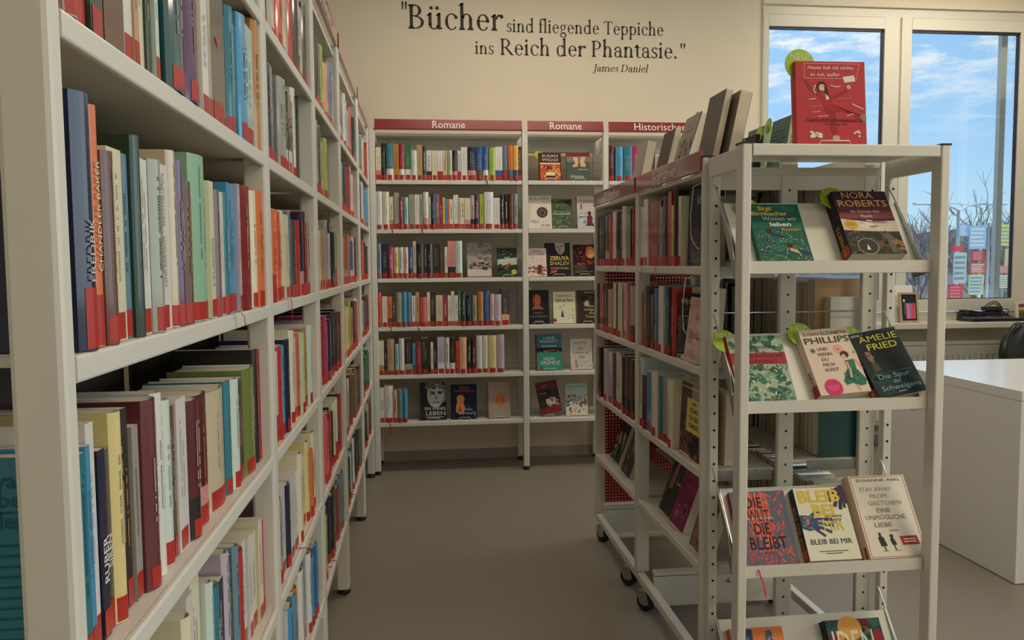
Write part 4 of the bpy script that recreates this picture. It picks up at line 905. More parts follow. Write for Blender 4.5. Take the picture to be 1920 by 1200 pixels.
FACES = [
 ('grey book with black vehicles in fog, third row, wide back bay', F3[0], 2, .045, C3(150, 140, 132), [photo_noise(1, [C3(160, 150, 142), C3(140, 132, 124), C3(128, 118, 112)], 30, (.05, .5, .95, .98), (.1, .25)), ('r', .0, .04, 1, .22, C3(186, 176, 166)), photo_noise(2, [C3(40, 38, 38), C3(66, 60, 58)], 34, (.05, .22, .95, .42), (.03, .09)), ('n', 10, 3, (.05, .8, .95, .98), [C3(50, 46, 44)], (.01, .02), .6)], {}),
 ('dark green novel with pale sky and yellow dot, third row, wide back bay', F3[1], 2, .035, C3(30, 62, 56), [('p', [(0, .35), (1, .42), (1, .66), (0, .6)], C3(176, 186, 164)), photo_noise(4, [C3(24, 56, 40), C3(50, 76, 40), C3(20, 40, 34)], 40, (.02, .02, .98, .4), (.06, .16)), ('p', [(.3, .3), (.62, .48), (.7, .42), (.45, .24)], C3(150, 62, 50)), ('e', .84, .16, .14, .14, C3(190, 178, 40)), ('t', 'WIR', .5, .62, .07, WHITE), ('t', 'WIR WOLLTEN', .5, .53, .06, WHITE, 'c', 0, .8), ('n', 16, 5, (.1, .74, .9, .9), [C3(190, 200, 196)], (.02, .05), .3)], {}),
 ('black and white portrait book with large white title, bottom row, wide back bay', F6[0], 5, .050, C3(34, 34, 38), [('p', [(.22, 1), (.3, .45), (.62, .36), (.98, .5), (1, .98)], C3(120, 116, 118)), ('e', .58, .64, .32, .45, C3(176, 170, 170)), ('n', 60, 6, (.2, .82, 1, .99), [C3(40, 40, 44), C3(84, 82, 84), C3(120, 116, 118)], (.03, .09), .35, 1.2), ('e', .47, .70, .10, .035, C3(40, 38, 40)), ('e', .76, .71, .09, .035, C3(40, 38, 40)), ('l', [(.36, .75), (.57, .735)], .035, C3(50, 48, 50)), ('l', [(.66, .74), (.86, .755)], .035, C3(50, 48, 50)), ('p', [(.58, .7), (.66, .55), (.54, .54)], C3(130, 124, 126)), ('l', [(.46, .46), (.6, .475), (.74, .45)], .03, C3(60, 54, 58)), ('t', 'EIN WENIG', .56, .26, .075, WHITE, 'c', .01, .78), ('t', 'LEBEN', .58, .12, .105, WHITE, 'c', .03, .74), ('r', .2, .06, .9, .085, C3(150, 146, 146))], {'hard': True, 'spine': C3(150, 90, 80)}),
 ('navy book with orange hooded figure, bottom row, wide back bay', F6[1], 5, .045, C3(18, 30, 54), [('n', 30, 7, (0, .0, 1, .4), [C3(16, 40, 76), C3(24, 52, 92), C3(12, 22, 40)], (.1, .25), .5), ('p', [(.14, .2), (.18, .46), (.32, .62), (.5, .6), (.46, .46), (.52, .3), (.44, .14)], C3(206, 122, 42)), ('e', .34, .57, .16, .17, C3(222, 140, 50)), ('p', [(.2, .2), (.3, .4), (.4, .2)], C3(150, 74, 30)), ('t', 'PETRA', .5, .86, .065, C3(196, 62, 40), 'c', .01), ('t', 'HAMMESFAHR', .5, .77, .065, C3(196, 62, 40), 'c', .01, .82), ('t', 'Stille', .66, .24, .075, C3(160, 170, 190)), ('t', 'Befreiung', .6, .13, .085, C3(160, 170, 190), 'c', 0, .7)], {'hard': True, 'spine': C3(30, 40, 50)}),
 ('plain grey book with orange oval, bottom row, wide back bay', F6[2], 5, .040, C3(160, 148, 134), [('r', .06, .04, .065, .96, C3(140, 128, 116)), ('e', .55, .51, .20, .32, C3(206, 110, 36)), ('p', [(.62, .38), (.74, .45), (.72, .6)], C3(176, 84, 30))], {'hard': True, 'spine': C3(150, 110, 90)}),
 ('dark red novel with lit palace and lime tag, top row, narrow back bay', G12[0], 0, .035, C3(70, 18, 24), [('r', .04, .58, .96, .64, C3(214, 190, 130)), ('r', .04, .03, .96, .56, C3(176, 70, 30)), photo_noise(8, [C3(230, 160, 70), C3(220, 120, 50), C3(120, 30, 24)], 44, (.08, .06, .92, .52), (.03, .09), 1.1), ('r', .3, .12, .7, .3, C3(240, 200, 130)), ('r', .3, .1, .72, .18, C3(60, 24, 20)), ('t', 'SUSAN', .5, .84, .095, C3(230, 214, 196), 'c', .005, .72), ('t', 'WIGGS', .5, .70, .095, C3(230, 214, 196), 'c', .005, .74)], {'tag': (.02, .96, .030)}),
 ('grey green novel with two bare feet under a red hem, top row, narrow back bay', G12[1], 0, .030, C3(72, 84, 80), [('r', 0, .66, 1, .86, C3(122, 112, 104)), ('p', [(0, 1), (0, .87), (.35, .83), (.6, .88), (1, .84), (1, 1)], C3(122, 26, 40)), ('p', [(.26, .84), (.46, .84), (.5, .66), (.46, .5), (.28, .47), (.24, .53), (.36, .6)], C3(222, 166, 118)), ('p', [(.62, .84), (.82, .84), (.74, .66), (.82, .55), (.78, .48), (.6, .5), (.56, .62)], C3(222, 166, 118)), ('t', 'Johanna', .42, .11, .10, C3(206, 202, 180)), ('r', .48, .38, .92, .41, C3(160, 164, 150))], {}),
 ('white book with round dark stone, second row, narrow back bay', G12[2], 1, .040, C3(206, 194, 180), [('e', .60, .49, .235, .235, C3(62, 58, 50)), ('e', .60, .49, .15, .15, C3(92, 86, 74)), ('e', .61, .48, .07, .07, C3(48, 46, 42)), ('t', 'JULI ZEH', .5, .88, .08, C3(70, 62, 58), 'c', 0, .84), ('t', 'NEU', .10, .17, .09, C3(70, 62, 58), 'l'), ('t', 'JAHR', .92, .045, .09, C3(70, 62, 58), 'r'), ('r', .6, .2, .86, .206, C3(90, 84, 80)), ('r', .2, .08, .34, .086, C3(90, 84, 80))], {'hard': True}),
 ('dark green leafy novel, second row, narrow back bay', G12[3], 1, .030, C3(70, 86, 62), [photo_noise(9, [C3(88, 104, 74), C3(54, 70, 50), C3(110, 124, 88)], 60, (.02, .05, .98, .98), (.05, .14)), ('p', [(.5, .9), (.98, 1), (.98, .74), (.8, .8)], C3(34, 36, 30)), ('t', 'Finsterwald', .5, .46, .085, C3(196, 200, 130), 'c', 0, .8), ('r', .1, .57, .9, .578, C3(190, 190, 150))], {}),
 ('pale novel with person in red coat before a villa, second row, narrow back bay', G12[4], 1, .035, C3(196, 184, 178), [('p', [(0, .3), (.3, .5), (.7, .5), (1, .36), (1, 0), (0, 0)], C3(176, 182, 196)), photo_noise(10, [C3(120, 130, 160), C3(206, 200, 200), C3(150, 150, 160)], 26, (.05, .05, .95, .5), (.05, .12)), ('p', [(.38, .06), (.5, .2), (.46, .36), (.6, .44), (.74, .36), (.72, .2), (.84, .06)], C3(110, 26, 34)), ('e', .6, .47, .085, .1, C3(70, 36, 30)), ('t', 'TUCHVILLA', .55, .80, .075, C3(110, 80, 96), 'c', 0, .8), ('r', .16, .6, .26, .75, C3(130, 110, 120))], {'spine': C3(120, 110, 130)}),
 ('white and rose winter novel with couple, third row, narrow back bay', G34[0], 2, .030, C3(208, 190, 184), [photo_noise(11, [C3(150, 84, 76), C3(186, 140, 134), C3(120, 70, 64)], 34, (.04, .04, .96, .34), (.05, .14), .6), ('p', [(.5, .08), (.58, .4), (.72, .42), (.76, .1)], C3(96, 34, 40)), ('t', 'DEBBIE', .5, .86, .07, C3(130, 84, 84)), ('t', 'MACOMBER', .5, .75, .08, C3(120, 60, 64), 'c', .01, .82), ('n', 14, 12, (.2, .4, .8, .68), [C3(50, 46, 50)], (.015, .05), .4)], {}),
 ('black book with pale face and yellow capitals, third row, narrow back bay', G34[1], 2, .045, C3(24, 22, 22), [('p', [(.36, 1), (.4, .8), (.5, .68), (.62, .64), (.78, .76), (.78, 1)], C3(168, 152, 138)), ('e', .46, .88, .05, .02, BLACK), ('e', .66, .9, .06, .022, BLACK), ('p', [(.54, .9), (.6, .78), (.52, .77)], C3(120, 106, 96)), ('e', .57, .72, .07, .02, C3(96, 60, 56)), ('t', 'ZERUYA', .55, .48, .115, C3(214, 184, 74), 'c', .02, .80), ('t', 'SHALEV', .55, .33, .115, C3(214, 184, 74), 'c', .02, .82), ('t', 'SCHICKSAL', .56, .21, .06, C3(190, 186, 176), 'c', 0, .76), ('p', [(.16, .07), (.42, .12), (.44, .2), (.18, .16)], C3(190, 60, 40))], {'hard': True}),
 ('black book with fiery red clouds, third row, narrow back bay', G34[2], 2, .035, C3(28, 20, 20), [('n', 36, 13, (.05, .3, .98, .95), [C3(150, 40, 24), C3(206, 84, 40), C3(96, 24, 20), C3(40, 20, 20)], (.06, .2), .35, .9), ('e', .8, .75, .22, .3, C3(216, 110, 50)), ('e', .85, .72, .14, .2, C3(232, 160, 80)), ('n', 12, 14, (.05, .08, .95, .3), [C3(60, 56, 56)], (.08, .2), .3), ('r', .12, .12, .9, .15, C3(120, 90, 60))], {}),
 ('black book with orange lit face and lime tag, fourth row, narrow back bay', G34[3], 3, .045, C3(22, 20, 22), [('e', .45, .70, .20, .28, C3(140, 62, 40)), ('e', .47, .72, .14, .2, C3(190, 92, 54)), ('e', .42, .73, .04, .015, BLACK), ('e', .52, .73, .04, .015, BLACK), ('e', .47, .635, .05, .018, C3(90, 30, 26)), ('p', [(.36, .55), (.56, .55), (.78, .43), (.2, .43)], C3(150, 74, 50)), ('t', 'HANYA', .5, .29, .055, C3(130, 120, 116)), ('t', 'YANAGIHARA', .52, .19, .055, C3(130, 120, 116), 'c', 0, .84), ('r', .34, .08, .72, .1, C3(100, 94, 92))], {'tag': (.06, .99, .028), 'hard': True}),
 ('cream novel with street cafe drawing, fourth row, narrow back bay', G34[4], 3, .035, C3(220, 204, 168), [('n', 24, 15, (.04, .04, .96, .56), [C3(150, 96, 66), C3(186, 150, 110), C3(96, 66, 50)], (.02, .07), .5), ('p', [(.34, .2), (.4, .46), (.46, .2)], C3(34, 60, 90)), ('p', [(.45, .0), (.5, .3), (.62, .3), (.7, .0)], C3(236, 222, 190)), ('t', 'Rendezvous im', .5, .84, .07, C3(70, 54, 40), 'c', 0, .66), ('t', 'Café de Flore', .5, .68, .105, C3(60, 46, 34), 'c', .01, .76), ('e', .07, .1, .08, .08, C3(130, 40, 90))], {'spine': C3(120, 66, 40)}),
 ('brown novel with yellow title on dark photo, fourth row, narrow back bay', G34[5], 3, .035, C3(52, 42, 34), [('n', 20, 16, (.3, .5, .95, .95), [C3(30, 28, 28), C3(70, 60, 50)], (.08, .2), .7), ('p', [(.34, .6), (.46, .7), (.62, .66), (.58, .52), (.4, .5)], C3(180, 164, 140)), ('t', 'Lisa Keil', .62, .91, .06, C3(200, 190, 170)), ('t', 'Eine', .7, .48, .075, C3(220, 190, 130)), ('t', 'weniger', .62, .38, .075, C3(220, 190, 130)), ('t', 'drei', .74, .27, .085, C3(220, 190, 130)), ('t', 'Trauer', .66, .16, .085, C3(220, 190, 130))], {'spine': C3(196, 146, 40)}),
 ('teal book with lit pool at dusk, fifth row, narrow back bay', G56[0], 4, .040, C3(44, 132, 132), [('r', 0, .62, 1, 1, C3(44, 110, 132)), ('p', [(0, .5), (1, .5), (1, .62), (0, .62)], C3(34, 34, 34)), ('n', 22, 17, (.1, .5, .95, .56), [C3(220, 160, 90), C3(200, 110, 60)], (.012, .03), 1.2), ('p', [(.12, .5), (.88, .5), (1, .36), (1, .0), (0, 0), (0, .34)], C3(38, 138, 116)), ('t', 'LIANE', .5, .86, .075, WHITE, 'c', .015, .46), ('t', 'MORIARTY', .5, .765, .075, WHITE, 'c', .015, .74), ('t', 'NEUN', .48, .27, .095, WHITE, 'c', .015, .44, .12), ('t', 'FREMDE', .53, .15, .105, WHITE, 'c', .02, .76, .12), ('e', .16, .05, .06, .06, C3(150, 40, 30)), ('r', .2, .655, .8, .685, C3(170, 190, 190))], {'hard': True, 'spine': C3(150, 30, 34)}),
 ('white novel with brush lettering and lighthouse sketch, fifth row, narrow back bay', G56[1], 4, .030, C3(196, 190, 178), [('n', 40, 18, (.05, .05, .95, .3), [C3(160, 154, 146), C3(120, 116, 110)], (.01, .04), .5), ('p', [(.2, .05), (.23, .34), (.29, .34), (.34, .05)], C3(150, 144, 136)), ('t', 'Lena Wolf', .46, .85, .07, C3(60, 56, 52), 'c', 0, .6, .3), ('t', 'Ein', .48, .64, .09, C3(60, 56, 52), 'c', 0, 0, .3), ('t', 'Sommer auf', .5, .51, .095, C3(56, 52, 48), 'c', 0, .8, .3), ('t', 'Sylt', .52, .37, .10, C3(56, 52, 48), 'c', 0, 0, .3)], {}),
 ('dark brown tilted novel with white fabric over red, bottom row, narrow back bay', G56[2], 5, .030, C3(54, 40, 36), [('r', 0, .76, 1, 1, C3(96, 40, 36)), ('r', .16, .6, .66, .69, C3(40, 30, 28)), ('p', [(0, 0), (0, .14), (.5, .2), (.7, .34), (.98, .3), (1, 0)], C3(120, 36, 30)), ('n', 20, 19, (.4, .2, .9, .5), [C3(206, 190, 168), C3(176, 150, 126)], (.05, .12), .8), ('t', 'Roman', .28, .62, .05, C3(180, 170, 160)), ('r', .26, .85, .5, .865, C3(170, 150, 140))], {'roll': .16}),
 ('pale blue floral novel, bottom row, narrow back bay', G56[3], 5, .035, C3(150, 178, 178), [('r', 0, 0, 1, .34, C3(216, 204, 180)), photo_noise(20, [C3(220, 214, 200), C3(170, 60, 50), C3(60, 90, 70), C3(190, 120, 100), C3(90, 116, 100)], 80, (.02, .12, .98, .66), (.03, .07), 1.), ('n', 12, 21, (.1, .03, .9, .14), [C3(180, 60, 50)], (.02, .05), .5), ('t', 'Heike van Hoorn', .5, .90, .06, C3(60, 66, 66), 'c', 0, .84), ('t', 'Roman', .2, .83, .04, C3(80, 86, 86))], {}),
]
TL = math.radians(11)
for lab, (x, z, w, h), lv, t, base, art, op in FACES:
    R = lean(TL, 0, op.get('roll', 0))
    p = (x+(.018 if op.get('roll') else 0), BY+.040+(.004*lv % .012), LEV[lv]+.0042+(.012 if op.get('roll') else 0))
    face_book(lab, p, R, w, h, t*.75, base, art, spine=op.get('spine'), hard=op.get('hard', False), newtag=op.get('tag'), group='novels shown face-out in the back bookcase')
    wire_stand('white wire stand of the '+lab.split(',')[0], (x, p[1], LEV[lv]+.0004), Matrix.Identity(3), w, t*.75, TL)

# ---- trolleys: biographies face-out, facing the aisle (-x)
def trolley_face(label, y_far, w, h, t, z, base, art, x=.862, tilt=.14, roll=0, yaw=0., stand=True, **kw):
    R = lean(tilt, -PI/2+yaw, roll); p = (x, y_far, z)
    face_book(label, p, R, w, h, t, base, art, group='biographies shown face-out on the trolleys', **kw)
    if stand: wire_stand('wire stand of the '+label.split(',')[0], (x, y_far, z-.0038), lean(0, -PI/2+yaw, 0), w, t, tilt, mat='white_wire')
Z2, Z3, Z4 = CLEV[1], CLEV[2], CLEV[3]
trolley_face('large cream book behind the dark portrait, second row, nearer trolley', 2.572, .165, .236, .028, Z2+.001, C3(206, 184, 160), [('r', .1, .86, .9, .875, C3(150, 120, 110)), ('r', .06, .80, .94, .97, C3(200, 172, 150))], x=.878, tilt=.08, yaw=.18, stand=False, newtag=(.62, 1.0, .034))
trolley_face('black portrait book with white author line, second row, nearer trolley', 2.574, .152, .214, .028, Z2+.0042, C3(28, 26, 28), [('n', 24, 31, (.02, .02, .5, .6), [C3(60, 56, 56), C3(84, 78, 76)], (.08, .2), .8), ('e', .62, .36, .30, .40, C3(24, 22, 22)), ('e', .64, .34, .20, .30, C3(196, 184, 172)), ('e', .57, .38, .05, .02, BLACK), ('e', .72, .38, .05, .02, BLACK), ('p', [(.63, .36), (.67, .28), (.6, .28)], C3(150, 138, 128)), ('e', .64, .23, .06, .02, C3(90, 40, 40)), ('p', [(.2, 0), (.44, .12), (.86, .12), (1, 0)], C3(206, 196, 186)), ('t', 'Willy Lindwer', .5, .84, .08, C3(206, 200, 190), 'c', 0, .84), ('t', 'Anne Frank', .5, .73, .08, C3(150, 40, 40), 'c', 0, .72), ('r', .12, .64, .9, .652, C3(160, 156, 150))], x=.839, tilt=.08, yaw=.20)
trolley_face('rose tinted slim book leaning in front of the portrait, second row, nearer trolley', 2.488, .130, .205, .010, Z2+.0042, C3(196, 164, 152), [('n', 20, 32, (.05, .05, .95, .95), [C3(206, 176, 164), C3(180, 146, 136)], (.1, .25), .5), ('t', 'So', .62, .66, .11, C3(150, 56, 60), 'c', 0, 0, .3), ('t', 'Stella', .55, .36, .13, C3(150, 50, 56), 'c', 0, .66, .3)], x=.837, tilt=.13)
trolley_face('photo book with yellow title card, third row, nearer trolley', 2.570, .200, .236, .030, Z3+.0042, C3(62, 54, 46), [('r', .0, .55, .5, 1, C3(80, 66, 54)), ('r', .5, .6, 1, 1, C3(150, 140, 124)), ('n', 34, 33, (.02, .02, .98, .5), [C3(40, 38, 36), C3(96, 84, 70), C3(150, 60, 40), C3(60, 70, 76)], (.05, .14), 1.1), ('r', .30, .34, .98, .80, C3(196, 186, 84)), ('t', 'HARPE', .64, .72, .04, BLACK, 'c', .01), ('t', 'SCHAU', .64, .615, .065, BLACK, 'c', .02), ('t', 'ICH GEH', .64, .51, .065, BLACK, 'c', .02), ('t', 'CHARLIE', .64, .405, .065, BLACK, 'c', .02), ('r', .03, .93, .97, .945, C3(206, 196, 170))], x=.852, tilt=.05, newtag=(.02, .98, .030))
trolley_face('cream book behind the photo book, third row, nearer trolley', 2.500, .150, .228, .030, Z3+.001, C3(206, 190, 160), [('r', .08, .06, .92, .94, C3(190, 170, 140))], x=.925, tilt=.02, stand=False)
trolley_face('dark photo book with rose streak, bottom row, nearer trolley', 2.880, .150, .215, .032, Z4+.0042, C3(52, 52, 46), [photo_noise(34, [C3(44, 56, 44), C3(70, 60, 54), C3(34, 36, 34)], 40, (.02, .3, .98, .98), (.08, .2)), ('p', [(.3, .98), (.5, .98), (.42, .45), (.2, .4)], C3(150, 92, 84)), ('n', 34, 35, (.04, .02, .96, .34), [C3(30, 44, 30), C3(60, 76, 50)], (.04, .1), .3), ('t', 'Land', .74, .55, .07, C3(200, 196, 180))], x=.878, tilt=.34)
trolley_face('magenta book with two round portraits, bottom row, nearer trolley', 2.735, .150, .218, .034, Z4+.0042, C3(128, 32, 84), [('n', 12, 36, (.04, .6, .96, .98), [C3(110, 26, 74), C3(140, 40, 94)], (.1, .22), .5), ('e', .30, .22, .13, .16, C3(180, 120, 150)), ('e', .30, .22, .11, .14, C3(122, 28, 78)), ('e', .70, .30, .13, .16, C3(180, 120, 150)), ('e', .70, .30, .11, .14, C3(122, 28, 78)), ('e', .3, .2, .05, .06, C3(190, 140, 150)), ('e', .7, .29, .05, .06, C3(60, 30, 44)), ('n', 16, 37, (.3, .5, .9, .85), [C3(160, 70, 110)], (.02, .06), .4)], x=.872, tilt=.34)
trolley_face('brown patterned book nearest the post, bottom row, nearer trolley', 2.490, .150, .212, .030, Z4+.0042, C3(120, 92, 80), [('n', 30, 38, (.05, .05, .95, .95), [C3(150, 116, 100), C3(96, 70, 62), C3(170, 140, 124)], (.03, .1), 2.2)], x=.862, tilt=.30)
trolley_face('grey book with white chalk drawing, bottom row, farther trolley', 3.700, .165, .215, .030, Z4+.0042, C3(66, 62, 60), [('r', 0, .6, 1, 1, C3(44, 42, 42)), ('n', 24, 39, (.1, .08, .9, .6), [C3(150, 142, 134), C3(176, 168, 160), C3(40, 38, 38)], (.03, .09), 1.6), ('e', .6, .2, .15, .22, C3(30, 28, 28))], x=.886, tilt=.36)
trolley_face('dark grey book at the front of the farther trolley, bottom row', 3.440, .150, .220, .030, Z4+.0042, C3(70, 66, 66), [('n', 30, 40, (.05, .05, .95, .95), [C3(50, 48, 48), C3(96, 90, 88), C3(120, 112, 110)], (.05, .12), 1.4)], x=.872, tilt=.34)
trolley_face('navy portrait book nearest the post, top row, nearer trolley', 2.500, .165, .236, .040, CLEV[0]+.0042, C3(26, 32, 50), [('e', .55, .2, .4, .34, C3(84, 84, 90)), ('e', .5, .34, .2, .26, C3(60, 60, 70)), ('t', 'Ich', .62, .80, .12, C3(170, 174, 180), 'c', .01), ('t', 'A', .62, .92, .06, C3(90, 110, 150)), ('r', .2, .045, .9, .06, C3(110, 110, 120))], x=.852, tilt=.03, stand=False)
for lab, z1, y in (('white wire book support hanging in the top row of the nearer trolley', CLEV[0]+.255, 2.385), ('white wire book support hanging in the second row of the nearer trolley', CLEV[0]-.030, 2.455)):
    t = thing('hanging_book_support', lab, 'book support', (TX0+.004, y, z1), None, 'hanging wire book supports')
    m = MB(); m.tube([(.03, .02, 0), (.004, .02, -.01), (-.001, .030, -.10), (-.001, .022, -.17), (.010, .0, -.20), (.08, -.005, -.205), (.10, .0, -.10), (.10, .01, 0)], .0019, 6); m.build('bent_wire', M['white_wire'], t)
# on the trolleys' top boards, leaning back on wire stands
def top_face(label, y_far, w, h, t, base, art=(), tilt=.30, x=.862, **kw):
    R = lean(tilt, -PI/2, 0); p = (x, y_far, 1.6105)
    face_book(label, p, R, w, h, t, base, art, group='books leaning on the trolley tops', **kw)
    wire_stand('wire stand of the '+label.split(' leaning')[0]+' on the trolley top', (x, y_far, 1.6065), lean(0, -PI/2, 0), w, t, tilt, .055, 'wire', 'wire book stands on the trolley tops')
top_face('grey book with red stain leaning at far left on the farther trolley top', 3.33, .150, .228, .036, C3(160, 152, 146), [('n', 20, 41, (.2, .1, .9, .45), [C3(150, 60, 60), C3(110, 90, 90)], (.05, .12), 1.2)], .20, .874)
top_face('thin dark book leaning behind the grey photo book on the trolley top', 2.985, .140, .222, .022, C3(92, 72, 66), [], .24, .872)
top_face('grey photo book with grass and red back leaning on the trolley top', 2.775, .155, .246, .034, C3(156, 150, 136), [('n', 44, 42, (.05, .05, .95, .6), [C3(96, 90, 78), C3(120, 112, 98), C3(70, 66, 58)], (.02, .06), 2.6), ('r', .2, .76, .8, .785, C3(120, 112, 104)), ('r', .3, .84, .7, .86, C3(130, 122, 114))], .31, .866, hard=True, newtag=(.3, .98, .03))
top_face('dark backed book leaning tallest at the near end of the trolley top', 2.475, .140, .252, .020, C3(108, 104, 102), [], .21, .862)
for yf, lab, base, tl in ((2.415, 'thick cream book in front of the dark backed one at the trolley end', C3(120, 108, 92), .205),):
    face_book(lab, (.895, yf, 1.6105), lean(tl, -PI/2, 0), .118, .240, .036, base, [('n', 10, 43, (.2, .1, .9, .9), [C3(120, 100, 84)], (.05, .1), 1.5)], group='books leaning on the trolley tops')
# window side of the trolley tops: two grey-green books seen from behind and a black one
def back_face(label, loc, yaw, w, h, t, base, spine, art, tilt=.26, roll=0, tagp=None):
    face_book(label, loc, lean(tilt, yaw, roll), w, h, t, base, art, spine=base, group='books leaning on the trolley tops', sticker=False, newtag=tagp)
TXTL = [('r', .12, .80-.055*i, .12+[.7, .62, .74, .55, .7, .66, .5][i], .818-.055*i, C3(46, 66, 66)) for i in range(7)]
wire_stand('bright wire stand behind the thick cream book at the trolley end', (.905, 2.425, 1.6065), lean(0, -PI/2, 0), .16, .030, .205, .10, 'wire', 'wire book stands on the trolley tops')
for i, y in enumerate((3.075, 2.855)):
    lab = ('teal grey book with pale green spine, farther one beside the red book', 'teal grey book with pale green spine, nearer one beside the red book')[i]
    face_book(lab, (1.262, y, 1.6105), lean(.14, -PI/2, 0), .150, .245, .030, C3(78, 102, 102), TXTL, group='books leaning on the trolley tops', sticker=False, newtag=(.98, 1.0, .030), back_spine=(C3(160, 178, 140), 'SPRACHE'))
    wire_stand(('bright wire stand against the farther teal grey book', 'bright wire stand against the nearer teal grey book')[i], (1.250, y, 1.6065), lean(0, -PI/2, 0), .150, .012, .14, .05, 'wire', 'wire book stands on the trolley tops')
face_book('black book with pale spine letters and lime tag on the trolley top', (1.225, 3.010, 1.6105), lean(.10, -PI/2, 0), .001+.125, .205, .028, C3(34, 32, 34), [('n', 14, 47, (.1, .1, .9, .9), [C3(50, 46, 50), C3(70, 40, 50)], (.06, .14), .7)], group='books leaning on the trolley tops', sticker=False, newtag=(.94, 1.0, .030), back_spine=(C3(34, 32, 34), 'USRA'))

# ---- display stand
def slant(label, k, x, w, h, t, base, art, roll=0., s0=.004, **kw):
    y, z = slope(LIPZ[k]); s = s0+(w*math.sin(roll) if roll < 0 else 0)
    p = (x, y+s*SN-(t+.0015)*CS, z+s*CS+(t+.0015)*SN)
    return face_book(label, p, lean(TILT, 0, roll), w, h, t, base, art, group='new books on the display stand', **kw)
SPARK = lambda seed, box, cols, n=70, s=(.008, .022): ('n', n, seed, box, cols, s, .4, .3)
slant('green water-painting paperback with yellow title, left on the top sloping shelf', 0, .913, .152, .213, .018, C3(22, 92, 74),
 [('n', 60, 51, (.02, .02, .98, .98), [C3(24, 110, 76), C3(18, 84, 66), C3(30, 104, 92), C3(26, 80, 84)], (.06, .16), .35, .3), SPARK(52, (.04, .04, .96, .58), [C3(206, 190, 160), C3(176, 150, 110), C3(226, 214, 190)], 200, (.006, .020)), SPARK(53, (.04, .03, .96, .5), [C3(20, 40, 70), C3(16, 60, 60)], 40, (.01, .03)),
  ('e', .30, .565, .05, .05, C3(60, 26, 20)), ('p', [(.3, .54), (.46, .52), (.6, .46), (.5, .45), (.34, .5)], C3(30, 50, 80)), ('e', .62, .33, .055, .05, C3(66, 28, 22)), ('p', [(.6, .30), (.8, .26), (.95, .24), (.8, .2), (.62, .25)], C3(210, 160, 120)), ('p', [(.74, .27), (.95, .25), (.98, .2), (.8, .2)], C3(30, 60, 90)),
  ('t', 'Birgit', .34, .90, .062, C3(214, 164, 46), 'c', .025), ('t', 'Birnbacher', .40, .815, .062, C3(214, 164, 46), 'c', .025, .70), ('t', 'Wovon wir', .57, .73, .066, C3(226, 222, 206), 'c', .025, .66), ('t', 'leben', .56, .64, .066, C3(226, 222, 206), 'c', .025, .40), ('t', 'Roman', .74, .565, .05, C3(206, 150, 40), 'c', .015, .36), ('t', 'Kanon', .34, .03, .035, C3(226, 222, 206), 'c')],
 newtag=(.04, .97, .036))
slant('thick violet and dark landscape novel with gold capitals, right on the top sloping shelf', 0, 1.160, .160, .214, .048, C3(56, 34, 56),
 [('p', [(0, .62), (1, .56), (1, .8), (0, .86)], C3(86, 44, 56)), ('p', [(0, .55), (1, .55), (1, .66), (.6, .7), (0, .64)], C3(120, 56, 56)), ('p', [(0, .36), (1, .34), (1, .52), (.5, .50), (0, .55)], C3(196, 184, 164)), ('n', 16, 54, (.3, .4, .95, .52), [C3(150, 120, 110), C3(206, 196, 180)], (.06, .16), .2, .2), ('p', [(0, .37), (.3, .355), (.6, .34), (1, .345), (1, 0), (0, 0)], C3(42, 44, 36)), ('n', 70, 55, (.02, .02, .98, .34), [C3(56, 58, 46), C3(34, 36, 30), C3(84, 78, 62), C3(96, 70, 54)], (.04, .12), .35, .8), ('p', [(.62, .34), (.78, .3), (1, .18), (1, .12), (.7, .24)], C3(110, 78, 62)), ('p', [(.72, .3), (.8, .32), (.86, .04), (.74, .02)], C3(90, 88, 76)), ('n', 8, 56, (.84, .04, .98, .2), [C3(150, 96, 60)], (.04, .09), .4), ('e', .34, .115, .19, .17, C3(150, 146, 134)), ('e', .34, .115, .175, .155, C3(52, 52, 46)), ('p', [(.3, .06), (.34, .15), (.37, .06)], C3(206, 200, 186)),
  ('e', .16, .455, .125, .105, C3(196, 156, 40)), ('r', .08, .47, .24, .478, C3(120, 90, 30)), ('r', .08, .445, .24, .453, C3(120, 90, 30)), ('t', 'NORA', .45, .88, .105, C3(206, 160, 84), 'c', .008, .58), ('t', 'ROBERTS', .50, .745, .105, C3(206, 160, 84), 'c', .008, .90), ('t', 'Im Schutz der', .5, .645, .045, C3(214, 204, 190), 'c', .006, .54), ('t', 'Nacht', .5, .57, .045, C3(214, 204, 190), 'c', .006)],
 spine=C3(40, 30, 40), newtag=(.10, .965, .040), spine_text=('ROBERTS', .045, .016, C3(196, 150, 66)), s0=.026)
slant('green marbled book with red band, left on the second sloping shelf', 1, .858, .162, .214, .020, C3(150, 166, 140),
 [('n', 70, 56, (.02, .02, .98, .98), [C3(40, 96, 76), C3(60, 116, 92), C3(110, 150, 124)], (.06, .14), .6, 1.2), ('n', 170, 57, (.02, .02, .98, .98), [C3(40, 96, 76), C3(150, 172, 146), C3(176, 186, 156), C3(30, 78, 64), C3(196, 200, 172)], (.012, .05), .45, 1.4), ('r', 0, .575, 1, .745, C3(160, 28, 46)), ('t', 'GERHARD MOSHAMMER', .44, .80, .048, BLACK, 'c', .012, .84), ('t', 'MITTELEUROPÄISCHE', .5, .675, .05, BLACK, 'c', .015, .88), ('t', 'REINIGUNGSKULT', .46, .595, .05, BLACK, 'c', .015, .74), ('t', 'ROMAN', .58, .48, .032, BLACK, 'c', .01), ('t', 'MILENA', .60, .05, .036, BLACK, 'c', .01)],
 hard=True, spine=C3(150, 24, 40), newtag=(-.01, .955, .036))
